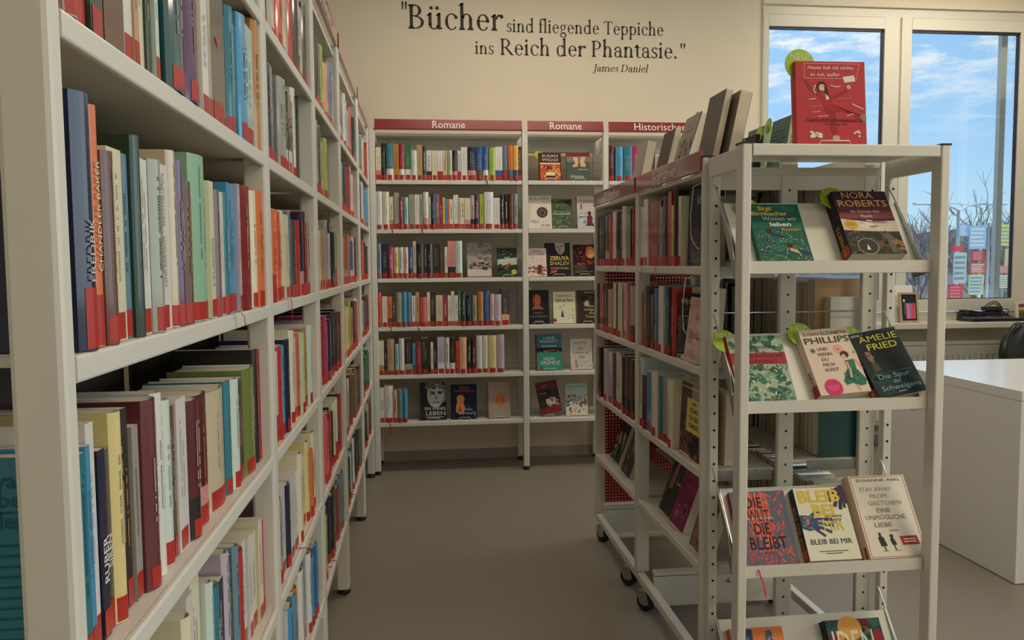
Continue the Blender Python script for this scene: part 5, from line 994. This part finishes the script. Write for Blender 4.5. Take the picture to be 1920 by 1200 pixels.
slant('pink novel with figure in green dress and magenta dot, centre of the second sloping shelf', 1, 1.084, .150, .204, .034, C3(222, 184, 166),
 [('e', .66, .665, .10, .10, C3(220, 150, 134)), ('e', .15, .67, .055, .055, C3(110, 130, 126)), ('e', .15, .67, .02, .02, C3(50, 60, 66)), ('e', .66, .665, .02, .02, C3(170, 70, 70)), ('e', .95, .60, .03, .03, C3(130, 140, 140)), ('n', 20, 58, (.05, .02, .95, .45), [C3(210, 150, 136), C3(196, 140, 120)], (.006, .016), 1.),
  ('p', [(.70, .36), (.86, .38), (1.0, .18), (.95, .10), (.8, .09), (.72, .14), (.58, .12), (.54, .18)], C3(20, 104, 80)), ('p', [(.70, .48), (.90, .50), (.88, .36), (.71, .36)], C3(22, 112, 84)), ('n', 10, 59, (.6, .12, .95, .3), [C3(14, 84, 66), C3(26, 124, 94)], (.02, .05), 1.6), ('e', .745, .575, .085, .075, C3(66, 30, 30)), ('e', .72, .545, .045, .05, C3(214, 156, 130)), ('l', [(.89, .49), (.97, .42), (.99, .34)], .04, C3(206, 150, 126)), ('l', [(.73, .46), (.75, .34), (.72, .22)], .045, C3(206, 150, 126)), ('l', [(.78, .11), (.8, .02)], .05, C3(206, 150, 126)),
  ('e', .30, .10, .175, .175, C3(196, 24, 96)), ('r', .18, .12, .42, .128, C3(230, 120, 160)), ('r', .2, .09, .4, .098, C3(230, 120, 160)), ('r', .22, .06, .38, .068, C3(230, 120, 160)),
  ('t', 'SUSAN ELIZABETH', .5, .90, .05, C3(70, 66, 56), 'c', .008, .88), ('t', 'PHILLIPS', .5, .775, .095, C3(56, 64, 60), 'c', .012, .90), ('t', 'UND', .35, .66, .05, C3(66, 60, 54), 'c'), ('t', 'WENN', .36, .58, .05, C3(66, 60, 54), 'c'), ('t', 'DU', .33, .50, .05, C3(66, 60, 54), 'c'), ('t', 'MICH', .37, .42, .05, C3(66, 60, 54), 'c'), ('t', 'KÜSST', .40, .34, .05, C3(66, 60, 54), 'c')],
 roll=.075, spine=C3(206, 180, 166), newtag=(.10, .985, .038), spine_text=('PHILLIPS', .045, .013, C3(60, 60, 56)), s0=.020)
slant('dark teal thriller turned on its corner with lime title, right on the second sloping shelf', 1, 1.250, .150, .206, .036, C3(14, 24, 28),
 [('p', [(.12, .30), (.9, .34), (.94, .04), (.06, .03)], C3(10, 40, 46)), ('r', .10, .345, .92, .36, C3(30, 90, 100)), ('n', 20, 60, (.1, .06, .9, .34), [C3(12, 52, 58), C3(10, 44, 50)], (.08, .2), .4), ('e', .20, .60, .12, .18, C3(20, 20, 18)), ('p', [(.14, .70), (.24, .69), (.28, .60), (.24, .52), (.16, .56)], C3(130, 104, 84)), ('p', [(.18, .54), (.28, .52), (.32, .40), (.16, .38)], C3(66, 66, 44)), ('e', .2, .635, .03, .012, BLACK), ('e', .235, .565, .025, .012, C3(110, 50, 44)),
  ('l', [(.02, .98), (.98, .98), (.98, .02)], .02, C3(20, 60, 60)), ('t', 'HEYNE <', .14, .935, .032, WHITE, 'c', .01), ('t', 'AMELIE', .55, .835, .095, C3(196, 190, 50), 'c', .012, .82), ('t', 'FRIED', .56, .705, .095, C3(196, 190, 50), 'c', .012, .64), ('t', 'Die Spur', .50, .265, .07, C3(120, 160, 152), 'c', 0, .66), ('t', 'des', .50, .185, .06, C3(120, 160, 152), 'c'), ('t', 'Schweigens', .54, .095, .07, C3(120, 160, 152), 'c', 0, .82), ('r', .44, .05, .60, .062, C3(150, 160, 160))],
 roll=.17, spine=C3(20, 26, 28), newtag=(.10, .985, .038), spine_text=('FRIED', .05, .014, C3(190, 180, 60)), s0=.004)
slant('slate blue book splashed with coral red under black capitals, left on the third sloping shelf', 2, .872, .164, .214, .020, C3(84, 92, 112),
 [('n', 190, 61, (.08, .02, .92, .98), [C3(214, 66, 46), C3(226, 84, 60), C3(196, 56, 44)], (.006, .022), 3.4, .9), ('n', 110, 62, (.28, .25, .66, .95), [C3(220, 70, 50), C3(232, 96, 70)], (.012, .035), 2.8, .5), ('t', 'DIE', .40, .77, .15, BLACK, 'c', .012, .30), ('t', 'WUT,', .46, .595, .15, BLACK, 'c', .012, .42), ('t', 'DIE', .46, .42, .15, BLACK, 'c', .012, .28), ('t', 'BLEIBT', .52, .225, .16, BLACK, 'c', .012, .66), ('t', 'MAREIKE FALLWICKL', .46, .615, .032, C3(236, 226, 206), 'c', .008, .5), ('t', 'ROWOHLT', .5, .16, .025, BLACK, 'c')],
 spine=C3(150, 34, 34), ribbon_=(.17, .085))
slant('cream novel with yellow capitals and two painted hands, centre of the third sloping shelf', 2, 1.058, .152, .206, .036, C3(222, 212, 182),
 [('t', 'BLEIB', .47, .80, .165, C3(206, 176, 30), 'c', .03, .82), ('t', 'BEI', .50, .60, .165, C3(206, 176, 30), 'c', .03, .42), ('t', 'MIR', .62, .395, .165, C3(206, 176, 30), 'c', .03, .40)]+
 [('l', [(.98, 1.0), (.80, .95), (.66, .80)], .07, C3(52, 40, 66)), ('l', [(.98, 1.0), (.86, .9), (.74, .72)], .07, C3(60, 46, 80)), ('l', [(.98, 1.0), (.90, .86), (.84, .68)], .07, C3(46, 40, 60)), ('l', [(.98, .98), (.95, .84), (.93, .70)], .06, C3(66, 50, 86)), ('l', [(.99, .96), (.99, .86), (.99, .76)], .05, C3(52, 44, 70)), ('l', [(.80, .96), (.68, .92), (.62, .86)], .07, C3(60, 44, 76)),
  ('p', [(0, .62), (.10, .62), (.26, .60), (.34, .52), (.30, .42), (.14, .40), (0, .44)], C3(40, 74, 104)), ('l', [(.22, .60), (.34, .66), (.44, .67)], .06, C3(44, 80, 110)), ('l', [(.30, .56), (.48, .555), (.62, .55)], .055, C3(70, 60, 110)), ('l', [(.32, .51), (.50, .48), (.64, .46)], .055, C3(44, 96, 110)), ('l', [(.31, .46), (.46, .41), (.56, .37)], .055, C3(80, 60, 100)), ('l', [(.26, .42), (.36, .36), (.42, .32)], .05, C3(50, 60, 90)), ('n', 22, 63, (.02, .42, .32, .6), [C3(150, 70, 120), C3(60, 130, 120), C3(196, 120, 90), C3(56, 60, 110)], (.02, .045), .8),
  ('t', 'AYOBAMI', .66, .575, .035, BLACK, 'c', .015, .32), ('t', 'ADEBAYO', .64, .525, .035, BLACK, 'c', .015, .32), ('t', 'ROMAN', .64, .49, .02, BLACK, 'c', .01), ('t', 'BLEIB BEI MIR', .50, .215, .07, BLACK, 'c', .018, .80), ('r', .22, .115, .78, .125, C3(80, 76, 70)), ('r', .34, .085, .66, .095, C3(80, 76, 70))],
 spine=C3(36, 44, 60), spine_text=('BLEIB BEI MIR', .05, .018, C3(196, 120, 60)), s0=.010)
slant('large cream hardcover with grey capitals and two walkers, right on the third sloping shelf', 2, 1.232, .172, .238, .042, C3(216, 200, 184),
 [('l', [(.03, .985), (.97, .985), (.97, .015), (.03, .015), (.03, .985)], .012, C3(180, 96, 84)), ('t', 'SUSANNE ABEL', .52, .925, .032, C3(84, 74, 66), 'c', .008, .80), ('t', 'STAY AWAY', .42, .80, .055, C3(160, 142, 124), 'c', 0, .56), ('t', 'FROM', .44, .715, .055, C3(160, 142, 124), 'c', 0, .30), ('t', 'GRETCHEN', .52, .63, .055, C3(156, 138, 120), 'c', 0, .58), ('t', 'EINE', .46, .54, .055, C3(130, 112, 96), 'c', 0, .24), ('t', 'UNMÖGLICHE', .46, .455, .055, C3(126, 108, 92), 'c', 0, .70), ('t', 'LIEBE', .38, .365, .055, C3(120, 102, 88), 'c', 0, .30), ('t', 'ROMAN', .54, .31, .022, C3(90, 78, 70), 'c'),
  ('p', [(.22, .24), (.27, .27), (.32, .24), (.35, .14), (.24, .14)], C3(40, 42, 38)), ('e', .265, .28, .025, .03, C3(40, 40, 38)), ('l', [(.29, .14), (.31, .085)], .022, C3(40, 40, 38)), ('r', .24, .08, .36, .085, C3(90, 84, 76)), ('p', [(.42, .22), (.47, .25), (.50, .2), (.52, .15), (.44, .15)], C3(46, 52, 44)), ('e', .46, .255, .03, .03, C3(46, 46, 40)), ('l', [(.47, .15), (.48, .09)], .02, C3(46, 46, 40)), ('r', .44, .082, .56, .087, C3(90, 84, 76)), ('p', [(.60, .25), (.90, .25), (.92, .145), (.62, .145)], C3(176, 36, 28)), ('r', .66, .205, .86, .22, C3(230, 190, 180)), ('r', .66, .175, .86, .19, C3(230, 190, 180))],
 hard=True, spine=C3(186, 164, 146), s0=.006)
slant('orange book with blue fish, left on the lowest sloping shelf', 3, .872, .158, .200, .030, C3(206, 110, 36),
 [('p', [(.2, 1), (.42, .98), (.40, .75), (.28, .6), (.34, .45), (.5, .36), (.44, .28), (.2, .34), (.12, .6), (.26, .82)], C3(28, 62, 100)), ('n', 20, 64, (.2, .35, .4, .95), [C3(24, 48, 84), C3(40, 110, 130)], (.02, .05), .8), ('p', [(.66, .95), (.78, .95), (.80, .75), (.72, .7), (.64, .78)], C3(40, 90, 110)), ('n', 8, 65, (.66, .72, .8, .92), [C3(190, 70, 60), C3(120, 170, 176)], (.02, .04), .8)]+[('l', [(.66+.05*i, .34+.05*i), (.74+.04*i, .56+.02*i)], .02, C3(170, 190, 190)) for i in range(5)], spine=C3(190, 96, 36))
slant('colourful jungle book with tall pale letters, right on the lowest sloping shelf', 3, 1.160, .168, .206, .040, C3(40, 76, 78),
 [('n', 60, 66, (.02, .02, .98, .98), [C3(206, 130, 40), C3(34, 66, 74), C3(120, 30, 36), C3(30, 40, 60), C3(60, 100, 90)], (.06, .16), .8), ('e', .42, .88, .22, .2, C3(220, 150, 56)), ('e', .9, .74, .09, .14, C3(150, 40, 36)), ('t', 'IDEN', .44, .48, .38, C3(216, 204, 180), 'c', .012, .74), ('n', 30, 67, (.1, .02, .9, .5), [C3(150, 50, 40), C3(30, 60, 70), C3(200, 120, 50)], (.03, .08), 1.)],
 spine=C3(26, 34, 38), spine_text=('IDEN', .05, .022, C3(190, 190, 180)))
# ---- red book on the stand's top board
t_ = .10
face_book('red book with leaping figure on top of the display stand', (1.012, 2.075, 1.6492), lean(t_, -.02, 0), .196, .232, .030, C3(176, 40, 48),
 [('l', [(.13, .975), (.92, .975), (.88, .80), (.13, .80), (.13, .975)], .006, C3(220, 160, 156)), ('t', 'Heute hab ich nichts', .50, .905, .042, C3(230, 214, 206), 'c', .004, .66, .25), ('t', 'zu tun, außer', .42, .825, .042, C3(230, 214, 206), 'c', .004, .44, .25),
  ('l', [(.38, .57), (.20, .68), (.13, .78)], .045, C3(150, 28, 36)), ('l', [(.44, .56), (.60, .60), (.74, .66)], .045, C3(150, 28, 36)), ('e', .76, .70, .03, .03, SKIN), ('p', [(.70, .75), (.86, .77), (.84, .84), (.68, .82)], C3(226, 214, 206)), ('p', [(.34, .60), (.50, .57), (.56, .42), (.42, .40)], C3(160, 30, 40)), ('p', [(.42, .62), (.46, .62), (.47, .55), (.43, .55)], C3(226, 206, 190)),
  ('p', [(.43, .43), (.55, .43), (.58, .14), (.51, .14)], C3(150, 26, 36)), ('p', [(.50, .50), (.58, .42), (.96, .36), (.94, .31)], C3(156, 28, 38)), ('e', .56, .10, .055, .035, C3(176, 160, 150)), ('e', .96, .34, .045, .05, C3(140, 120, 110)), ('e', .37, .70, .075, .075, C3(52, 32, 28)), ('e', .375, .69, .048, .05, C3(214, 160, 136)), ('p', [(.40, .72), (.46, .66), (.47, .58), (.42, .62)], C3(52, 32, 28)), ('l', [(.355, .68), (.395, .68)], .012, C3(236, 226, 220)),
  ('l', [(.5, .72), (.58, .70), (.64, .71)], .012, C3(226, 190, 186)), ('l', [(.18, .55), (.28, .56)], .012, C3(226, 190, 186)), ('l', [(.2, .47), (.38, .48)], .008, C3(206, 120, 120)), ('l', [(.6, .56), (.8, .57)], .008, C3(206, 120, 120)), ('l', [(.22, .40), (.34, .41)], .010, C3(216, 150, 150)), ('l', [(.3, .35), (.46, .36)], .010, C3(226, 170, 168)), ('l', [(.72, .36), (.82, .385)], .012, C3(226, 180, 178)), ('l', [(.80, .50), (.96, .44)], .014, C3(226, 190, 186)), ('l', [(.28, .72), (.25, .66), (.28, .62)], .016, C3(226, 190, 186)), ('l', [(.60, .30), (.64, .22)], .008, C3(206, 110, 110)),
  ('n', 7, 70, (.2, .09, .34, .17), [C3(226, 210, 200)], (.03, .06), .5), ('n', 6, 71, (.80, .12, .9, .2), [C3(226, 200, 190)], (.012, .03), .7), ('t', 'CAROLINE ATHANASIADIS', .54, .285, .040, C3(50, 24, 28), 'c', .025, .82), ('r', .40, .258, .74, .264, C3(90, 30, 34))],
 spine=C3(186, 60, 66), hard=False, newtag=(.10, .985, .042), sticker=False, group='books on top of the display stand')
wire_stand('white wire stand under the red book', (1.012, 2.075, 1.6454), lean(0, -.02, 0), .196, .030, t_, .055)


# ================================================================== WINDOW CORNER: radiator, sill, desk, chair
t = thing('radiator', 'white ribbed panel radiator under the window sill', 'radiator', (0, 0, 0))
m = MB(); m.rbox(3.02, 4.62, 5.33, 5.41, .16, .735, .012, axis='x'); m.build('panel', M['radiator'], t)
m = MB(); x = 3.08
while x < 4.58: m.rbox(x, x+.028, 5.316, 5.332, .20, .665, .006); x += .045
m.build('ribs', M['radiator'], t)
m = MB(); m.rbox(3.01, 4.63, 5.32, 5.42, .735, .765, .006, axis='x'); m.build('top_grille', M['radiator'], t)
m = MB(); m.box(3.2, 3.24, 5.41, WY-.001, .3, .6); m.box(3.24, 4.36, 5.435, 5.4485, .3, .34); m.box(4.36, 4.40, 5.41, WY-.001, .3, .6); m.build('bracket', M['radiator'], t)
# desk
DX0, DX1, DY0, DY1, DZ = 2.416, 4.60, 2.958, 3.97, .806
t = thing('desk', 'large white desk with closed sides in front of the window', 'desk', (0, 0, 0))
m = MB(); m.rbox(DX0, DX1, DY0, DY1, DZ-.040, DZ, .002, axis='x'); m.build('desk_top', M['desk'], t)
m = MB(); m.box(DX0+.001, DX0+.026, DY0+.001, DY1-.001, .004, DZ-.0415); m.build('side_panel', M['desk'], t)
m = MB(); m.box(DX1-.026, DX1-.001, DY0+.001, DY1-.001, .004, DZ-.0415); m.build('side_panel', M['desk'], t)
m = MB(); m.box(DX0+.0275, DX1-.0275, DY0+.002, DY0+.022, .004, DZ-.0415); m.build('front_panel', M['desk'], t)
# chair behind the desk, only its back reaches into the picture
t = thing('office_chair', 'black office chair behind the white desk at the right edge', 'chair', (4.10, 4.78, 0), (0, 0, -.25))
m = MB(); nz_, nu = 12, 10
for i in range(nz_+1):
    f = i/nz_; z = .56+.36*f; wd = .205+.04*math.sin(PI*f*.9)-.09*f**4; c = .03*math.sin(PI*f)
    for u in range(nu+1): a = -1+2*u/nu; m.v.append((a*wd, .20-.07*a*a-c+.09*(z-.58), z-.03*a**4*f))
for i in range(nz_):
    for u in range(nu): q = i*(nu+1)+u; m.face([q, q+1, q+nu+2, q+nu+1], None, True)
o = m.build('backrest', M['seat'], t); s = o.modifiers.new('thickness', 'SOLIDIFY'); s.thickness = .035
m = MB(); m.rbox(-.24, .24, -.25, .22, .44, .51, .03, axis='x'); m.build('seat', M['seat'], t)
m = MB(); m.tube([(0, .20, .46), (0, .285, .55), (0, .27, .75)], .018, 8); m.build('back_support', M['rubber'], t)
m = MB(); m.lathe((0, 0, .10), [(.032, 0), (.032, .2), (.02, .2), (.02, .345)], n=14); m.build('gas_column', M['zinc'], t)
for i in range(5):
    a = 2*PI*i/5; c, s_ = math.cos(a), math.sin(a)
    m = MB(); m.tube([(0.02*c, .02*s_, .13), (.16*c, .16*s_, .11), (.30*c, .30*s_, .085)], [.024, .02, .015], 8); m.build('base_arm', M['rubber'], t)
    m = MB(); m.lathe((.30*c, .30*s_-.018, .032), [(.026, 0), (.031, .004), (.031, .032), (.026, .036)], 'y', 16); m.build('caster', M['rubber'], t)
# on the sill
SZ = .9055
t = thing('calendar_card', 'white card with red letters behind the framed picture on the sill', 'card', (3.305, 5.325, SZ+.001), None); t.rotation_euler = (-.16, 0, -.05)
m = MB(); m.box(0, .185, 0, .004, 0, .265); m.build('card', M['sign_white'], t)
m = MB(); put_text(m, 'on', lambda tx, ty: (.025+tx, -.0006, .218+ty), .022, C3(190, 40, 40), 'l', .02); m.poly([(.012, -.0006, .02), (.024, -.0006, .02), (.024, -.0006, .05), (.012, -.0006, .05)], C3(190, 40, 40)); m.build('printing', M['ink'], t)
t = thing('picture_frame', 'wooden framed picture of pink book spines on the window sill', 'picture frame', (3.352, 5.262, SZ+.0015)); t.rotation_euler = (-.17, 0, -.05)
W_, H_ = .137, .215; m = MB()
for q in ((0, W_, 0, .014), (0, W_, H_-.014, H_), (0, .014, .014, H_-.014), (W_-.014, W_, .014, H_-.014)): m.box(q[0], q[1], 0, .014, q[2], q[3])
m.build('frame', M['wood'], t)
m = MB(); m.box(.012, W_-.012, .006, .012, .012, H_-.012, C3(30, 34, 42))
for i, c in enumerate((C3(206, 70, 120), C3(222, 110, 150), C3(170, 150, 190), C3(130, 110, 160), C3(222, 80, 130), C3(226, 60, 110), C3(206, 40, 90), C3(226, 90, 120))): m.poly([(.046+.0088*i, .0055, .028), (.0545+.0088*i, .0055, .028), (.0545+.0088*i, .0055, .142-.004*(i % 3)), (.046+.0088*i, .0055, .142-.004*(i % 3))], c)
m.disc((.036, .0055, .158), .009, 'y', 8, C3(226, 200, 206)); m.poly([(.034, .0055, .06), (.036, .0055, .06), (.038, .0055, .15), (.036, .0055, .15)], C3(150, 170, 190)); m.build('picture', M['ink'], t)
t = thing('photo_frame', 'white framed sunset photo at the right end of the sill', 'picture frame', (4.262, 5.30, SZ+.001)); t.rotation_euler = (-.12, 0, -.1)
m = MB()
for q in ((0, .2, 0, .022), (0, .2, .118, .14), (0, .022, .022, .118), (.178, .2, .022, .118)): m.box(q[0], q[1], 0, .016, q[2], q[3])
m.build('frame', M['pvc'], t); m = MB(); m.box(.02, .18, .006, .012, .02, .12, C3(120, 84, 54)); m.poly([(.022, .0055, .022), (.178, .0055, .022), (.178, .0055, .06), (.022, .0055, .055)], C3(70, 76, 50)); m.poly([(.022, .0054, .075), (.178, .0054, .07), (.178, .0054, .1), (.022, .0054, .095)], C3(206, 150, 90)); m.build('picture', M['ink'], t)
t = thing('laptop', 'closed dark blue laptop on the window sill', 'laptop', (3.82, 5.225, SZ+.0005))
m = MB(); m.rbox(.06, .60, 0, .19, .001, .012, .003, axis='x'); m.build('base', M['device'], t); m = MB(); m.rbox(.06, .60, 0, .19, .0125, .022, .003, axis='x'); m.build('lid', M['device'], t)
t = thing('cable_bundle', 'tangled black cables with power brick on the closed laptop', 'cables', (3.80, 5.27, SZ+.024))
rnd = random.Random(5); m = MB()
for k in range(9):
    cx, w_, hh = .19+rnd.uniform(-.05, .06), rnd.uniform(.12, .19), rnd.uniform(.012, .05); pts = []
    for i in range(22):
        a = 2*PI*i/22; pts.append((cx+w_*math.cos(a), .035+.03*math.sin(a)+rnd.uniform(-.004, .004), .010+hh*(.5+.5*math.sin(a*2+k))))
    m.tube(pts, .0042, 6, closed=True)
m.tube([(.28+.075*math.cos(a), .03+.01*math.cos(2*a), .03+.085*math.sin(a)) for a in [PI*i/16 for i in range(17)]], .0042, 6)
m.tube([(.30+.055*math.cos(a), .05, .03+.07*math.sin(a)) for a in [PI*i/16 for i in range(17)]], .0042, 6)
m.build('cable', M['cable'], t)
m = MB(); m.rbox(.20, .33, .0, .05, .052, .080, .006, axis='x'); m.build('power_brick', M['cable'], t)
m = MB(); m.lathe((.02, .03, .004), [(.016, 0), (.018, .012), (.012, .03), (.006, .04)], 'z', 12); m.tube([(.026, .03, .04), (.026, .03, .062)], .0022, 6); m.tube([(.014, .03, .04), (.014, .03, .062)], .0022, 6); m.build('plug', M['cable'], t)

# ================================================================== OUTSIDE THE WINDOW
struct('ground', MB().box(-40, 140, WY+.6, 130, -.5, -.42), M['asphalt'])
t = tag(MB().box(4, 60, 20, 31, -.42, -.36).build('lawn', M['grass']), 'dry yellow green grass strip outside the window', 'grass'); t['kind'] = 'stuff'
m = MB(); rnd = random.Random(11); nx = 90
for i in range(nx+1):
    x = -10+150*i/nx
    h = 6.2+1.2*math.sin(i*.21)+.8*math.sin(i*.6+1)+rnd.uniform(-.35, .35)
    m.idx([(x, 100, -.5), (x, 104, h*.6), (x, 112, h), (x, 126, h*.9), (x, 129, -.5)])
for i in range(nx):
    for j in range(4): a = i*5+j; m.face([a, a+5, a+6, a+1])
o = m.build('hill', M['hill']); o['kind'] = 'structure'
def bush(x, y, h, seed, label, spread=.55, n=9):
    rnd = random.Random(seed); m = MB()
    def grow(p, d, ln, r, lv):
        q = p+d*ln; mid = p+d*ln*.5+Vector((rnd.uniform(-1, 1), rnd.uniform(-1, 1), rnd.uniform(-.3, .3)))*ln*.08
        m.tube([p, mid, q], [r, r*.8, r*.6], 4)
        if lv > 0:
            for _ in range(3): grow(p+d*ln*rnd.uniform(.45, 1), (d+Vector((rnd.uniform(-1, 1), rnd.uniform(-1, 1), rnd.uniform(-.25, .7)))*.75).normalized(), ln*rnd.uniform(.45, .7), r*.55, lv-1)
    for i in range(n): grow(Vector((rnd.uniform(-.15, .15), rnd.uniform(-.15, .15), 0)), Vector((rnd.uniform(-1, 1)*spread, rnd.uniform(-1, 1)*spread, 1)).normalized(), h*rnd.uniform(.45, .6), h*.010, 3)
    o = m.build('bare_shrub', M['twig']); o.location = (x, y, -.358 if 20 < y < 31 else -.418); tag(o, label, 'shrub', 'bare winter shrubs outside the window'); return o
bush(14.2, 21.5, 3.4, 1, 'bare twiggy shrub seen behind the display stand post', .5)
bush(16.6, 24.5, 3.9, 2, 'bare shrub left of the pale street lamp outside', .6)
bush(21.0, 28.0, 4.6, 3, 'tall bare shrub at the right of the window view', .7)
bush(19.6, 23.0, 3.2, 4, 'bare shrub behind the bright coloured panels outside', .6)
bush(10.4, 12.4, 1.0, 5, 'low bare twigs in front of the coloured panels', .8, 7)
bush(23.6, 30.0, 4.3, 6, 'bare shrub at the far right edge of the window view', .6)
bush(8.2, 12.0, .95, 7, 'low bare twigs under the left part of the window', .8, 7)
def street_lamp(x, y, h, arms, label):
    t = thing('street_lamp', label, 'street lamp', (x, y, -.358), None, 'pale street lamps outside the window')
    m = MB(); m.tube([(0, 0, 0), (0, 0, h)], [.055, .04], 8); m.build('pole', M['pole'], t)
    for dx in arms:
        m = MB(); m.tube([(0, 0, h), (dx*.4, 0, h+.13), (dx, 0, h+.18)], .028, 6); m.build('arm', M['pole'], t)
        m = MB(); m.rbox(min(dx, dx*1.7), max(dx, dx*1.7), -.08, .08, h+.14, h+.20, .02, axis='x'); m.build('lamp_head', M['pole'], t)
street_lamp(14.3, 20.0, 3.05, (-.75, .8), 'pale double armed street lamp nearer to the window')
street_lamp(20.2, 27.0, 3.6, (-1.1,), 'pale single armed street lamp farther off')
t = thing('swatch_board', 'bright board of red, blue and yellow panels outside the window', 'poster board', (0, 0, 0)); YB = 14.0  # coloured patches of the window view, built as panels outdoors
m = MB(); 
for x in (9.82, 10.66, 11.25): m.tube([(x, YB+.04, -.42), (x, YB+.04, 2.05)], .025, 8); 
m.build('frame_posts', M['pole'], t)
for x0, x1, z0, z1, c, c2 in ((10.02, 10.22, 1.80, 2.02, (120, 170, 220), (220, 230, 236)), (10.24, 10.58, 1.56, 2.00, (150, 180, 200), (206, 214, 220)), (9.88, 10.12, 1.52, 1.62, (214, 50, 60), (220, 70, 80)), (9.94, 10.20, .92, 1.50, (176, 182, 180), (120, 140, 130)), (10.30, 10.56, 1.34, 1.52, (206, 60, 60), (230, 150, 140)), (10.28, 10.58, 1.10, 1.30, (222, 90, 60), (230, 200, 190)), (10.26, 10.56, .70, 1.08, (196, 200, 130), (120, 150, 200)), (9.86, 10.14, .55, .90, (206, 50, 66), (220, 120, 120)), (10.70, 11.16, 1.62, 2.02, (214, 206, 90), (150, 160, 150)), (10.80, 11.10, 1.10, 1.24, (224, 100, 80), (236, 180, 170)), (10.78, 11.12, .82, 1.06, (206, 206, 186), (170, 150, 120)), (10.98, 11.24, 1.24, 1.56, (190, 190, 120), (220, 170, 160))):
    m = MB(); m.box(x0, x1, YB-.01, YB+.012, z0, z1, C3(*c)); rnd = random.Random(int(x0*100+z0*10))
    for k in range(5):
        zz = z0+(z1-z0)*(.12+.17*k); m.poly([(x0+.02, YB-.012, zz), (x1-.02-rnd.random()*.06, YB-.012, zz), (x1-.02-rnd.random()*.06, YB-.012, zz+(z1-z0)*.08), (x0+.02, YB-.012, zz+(z1-z0)*.08)], C3(*c2))
    m.build('swatch', M['ink'], t)
# ---- the quotation on the wall
t = thing('wall_quotation', 'dark serif quotation lettering on the wall above the back bookcase', 'wall lettering', (0, 0, 0)); QY = WY-.0012
def qline(name, parts):
    m = MB()
    for s, x, z, em, w, sl in parts: serif_text(m, s, lambda px, pz: (x+px, QY, z+pz), em, w, sl)
    m.build(name, M['decal'], t)
qline('quotation_mark', [('"', -.112, 2.918, .235, .045, 0)])
qline('large_word', [('Bücher', -.066, 2.903, .242, .640, 0)])
qline('upper_words', [('sind fliegende Teppiche', .592, 2.897, .132, 1.086, 0)])
qline('small_word', [('ins', .378, 2.748, .130, .128, 0)])
qline('lower_words', [('Reich der Phantasie.', .548, 2.745, .166, 1.225, 0)])
qline('quotation_mark', [('"', 1.790, 2.747, .150, .045, 0)])
qline('author_line', [('James Daniel', 1.186, 2.648, .076, .388, .20)])
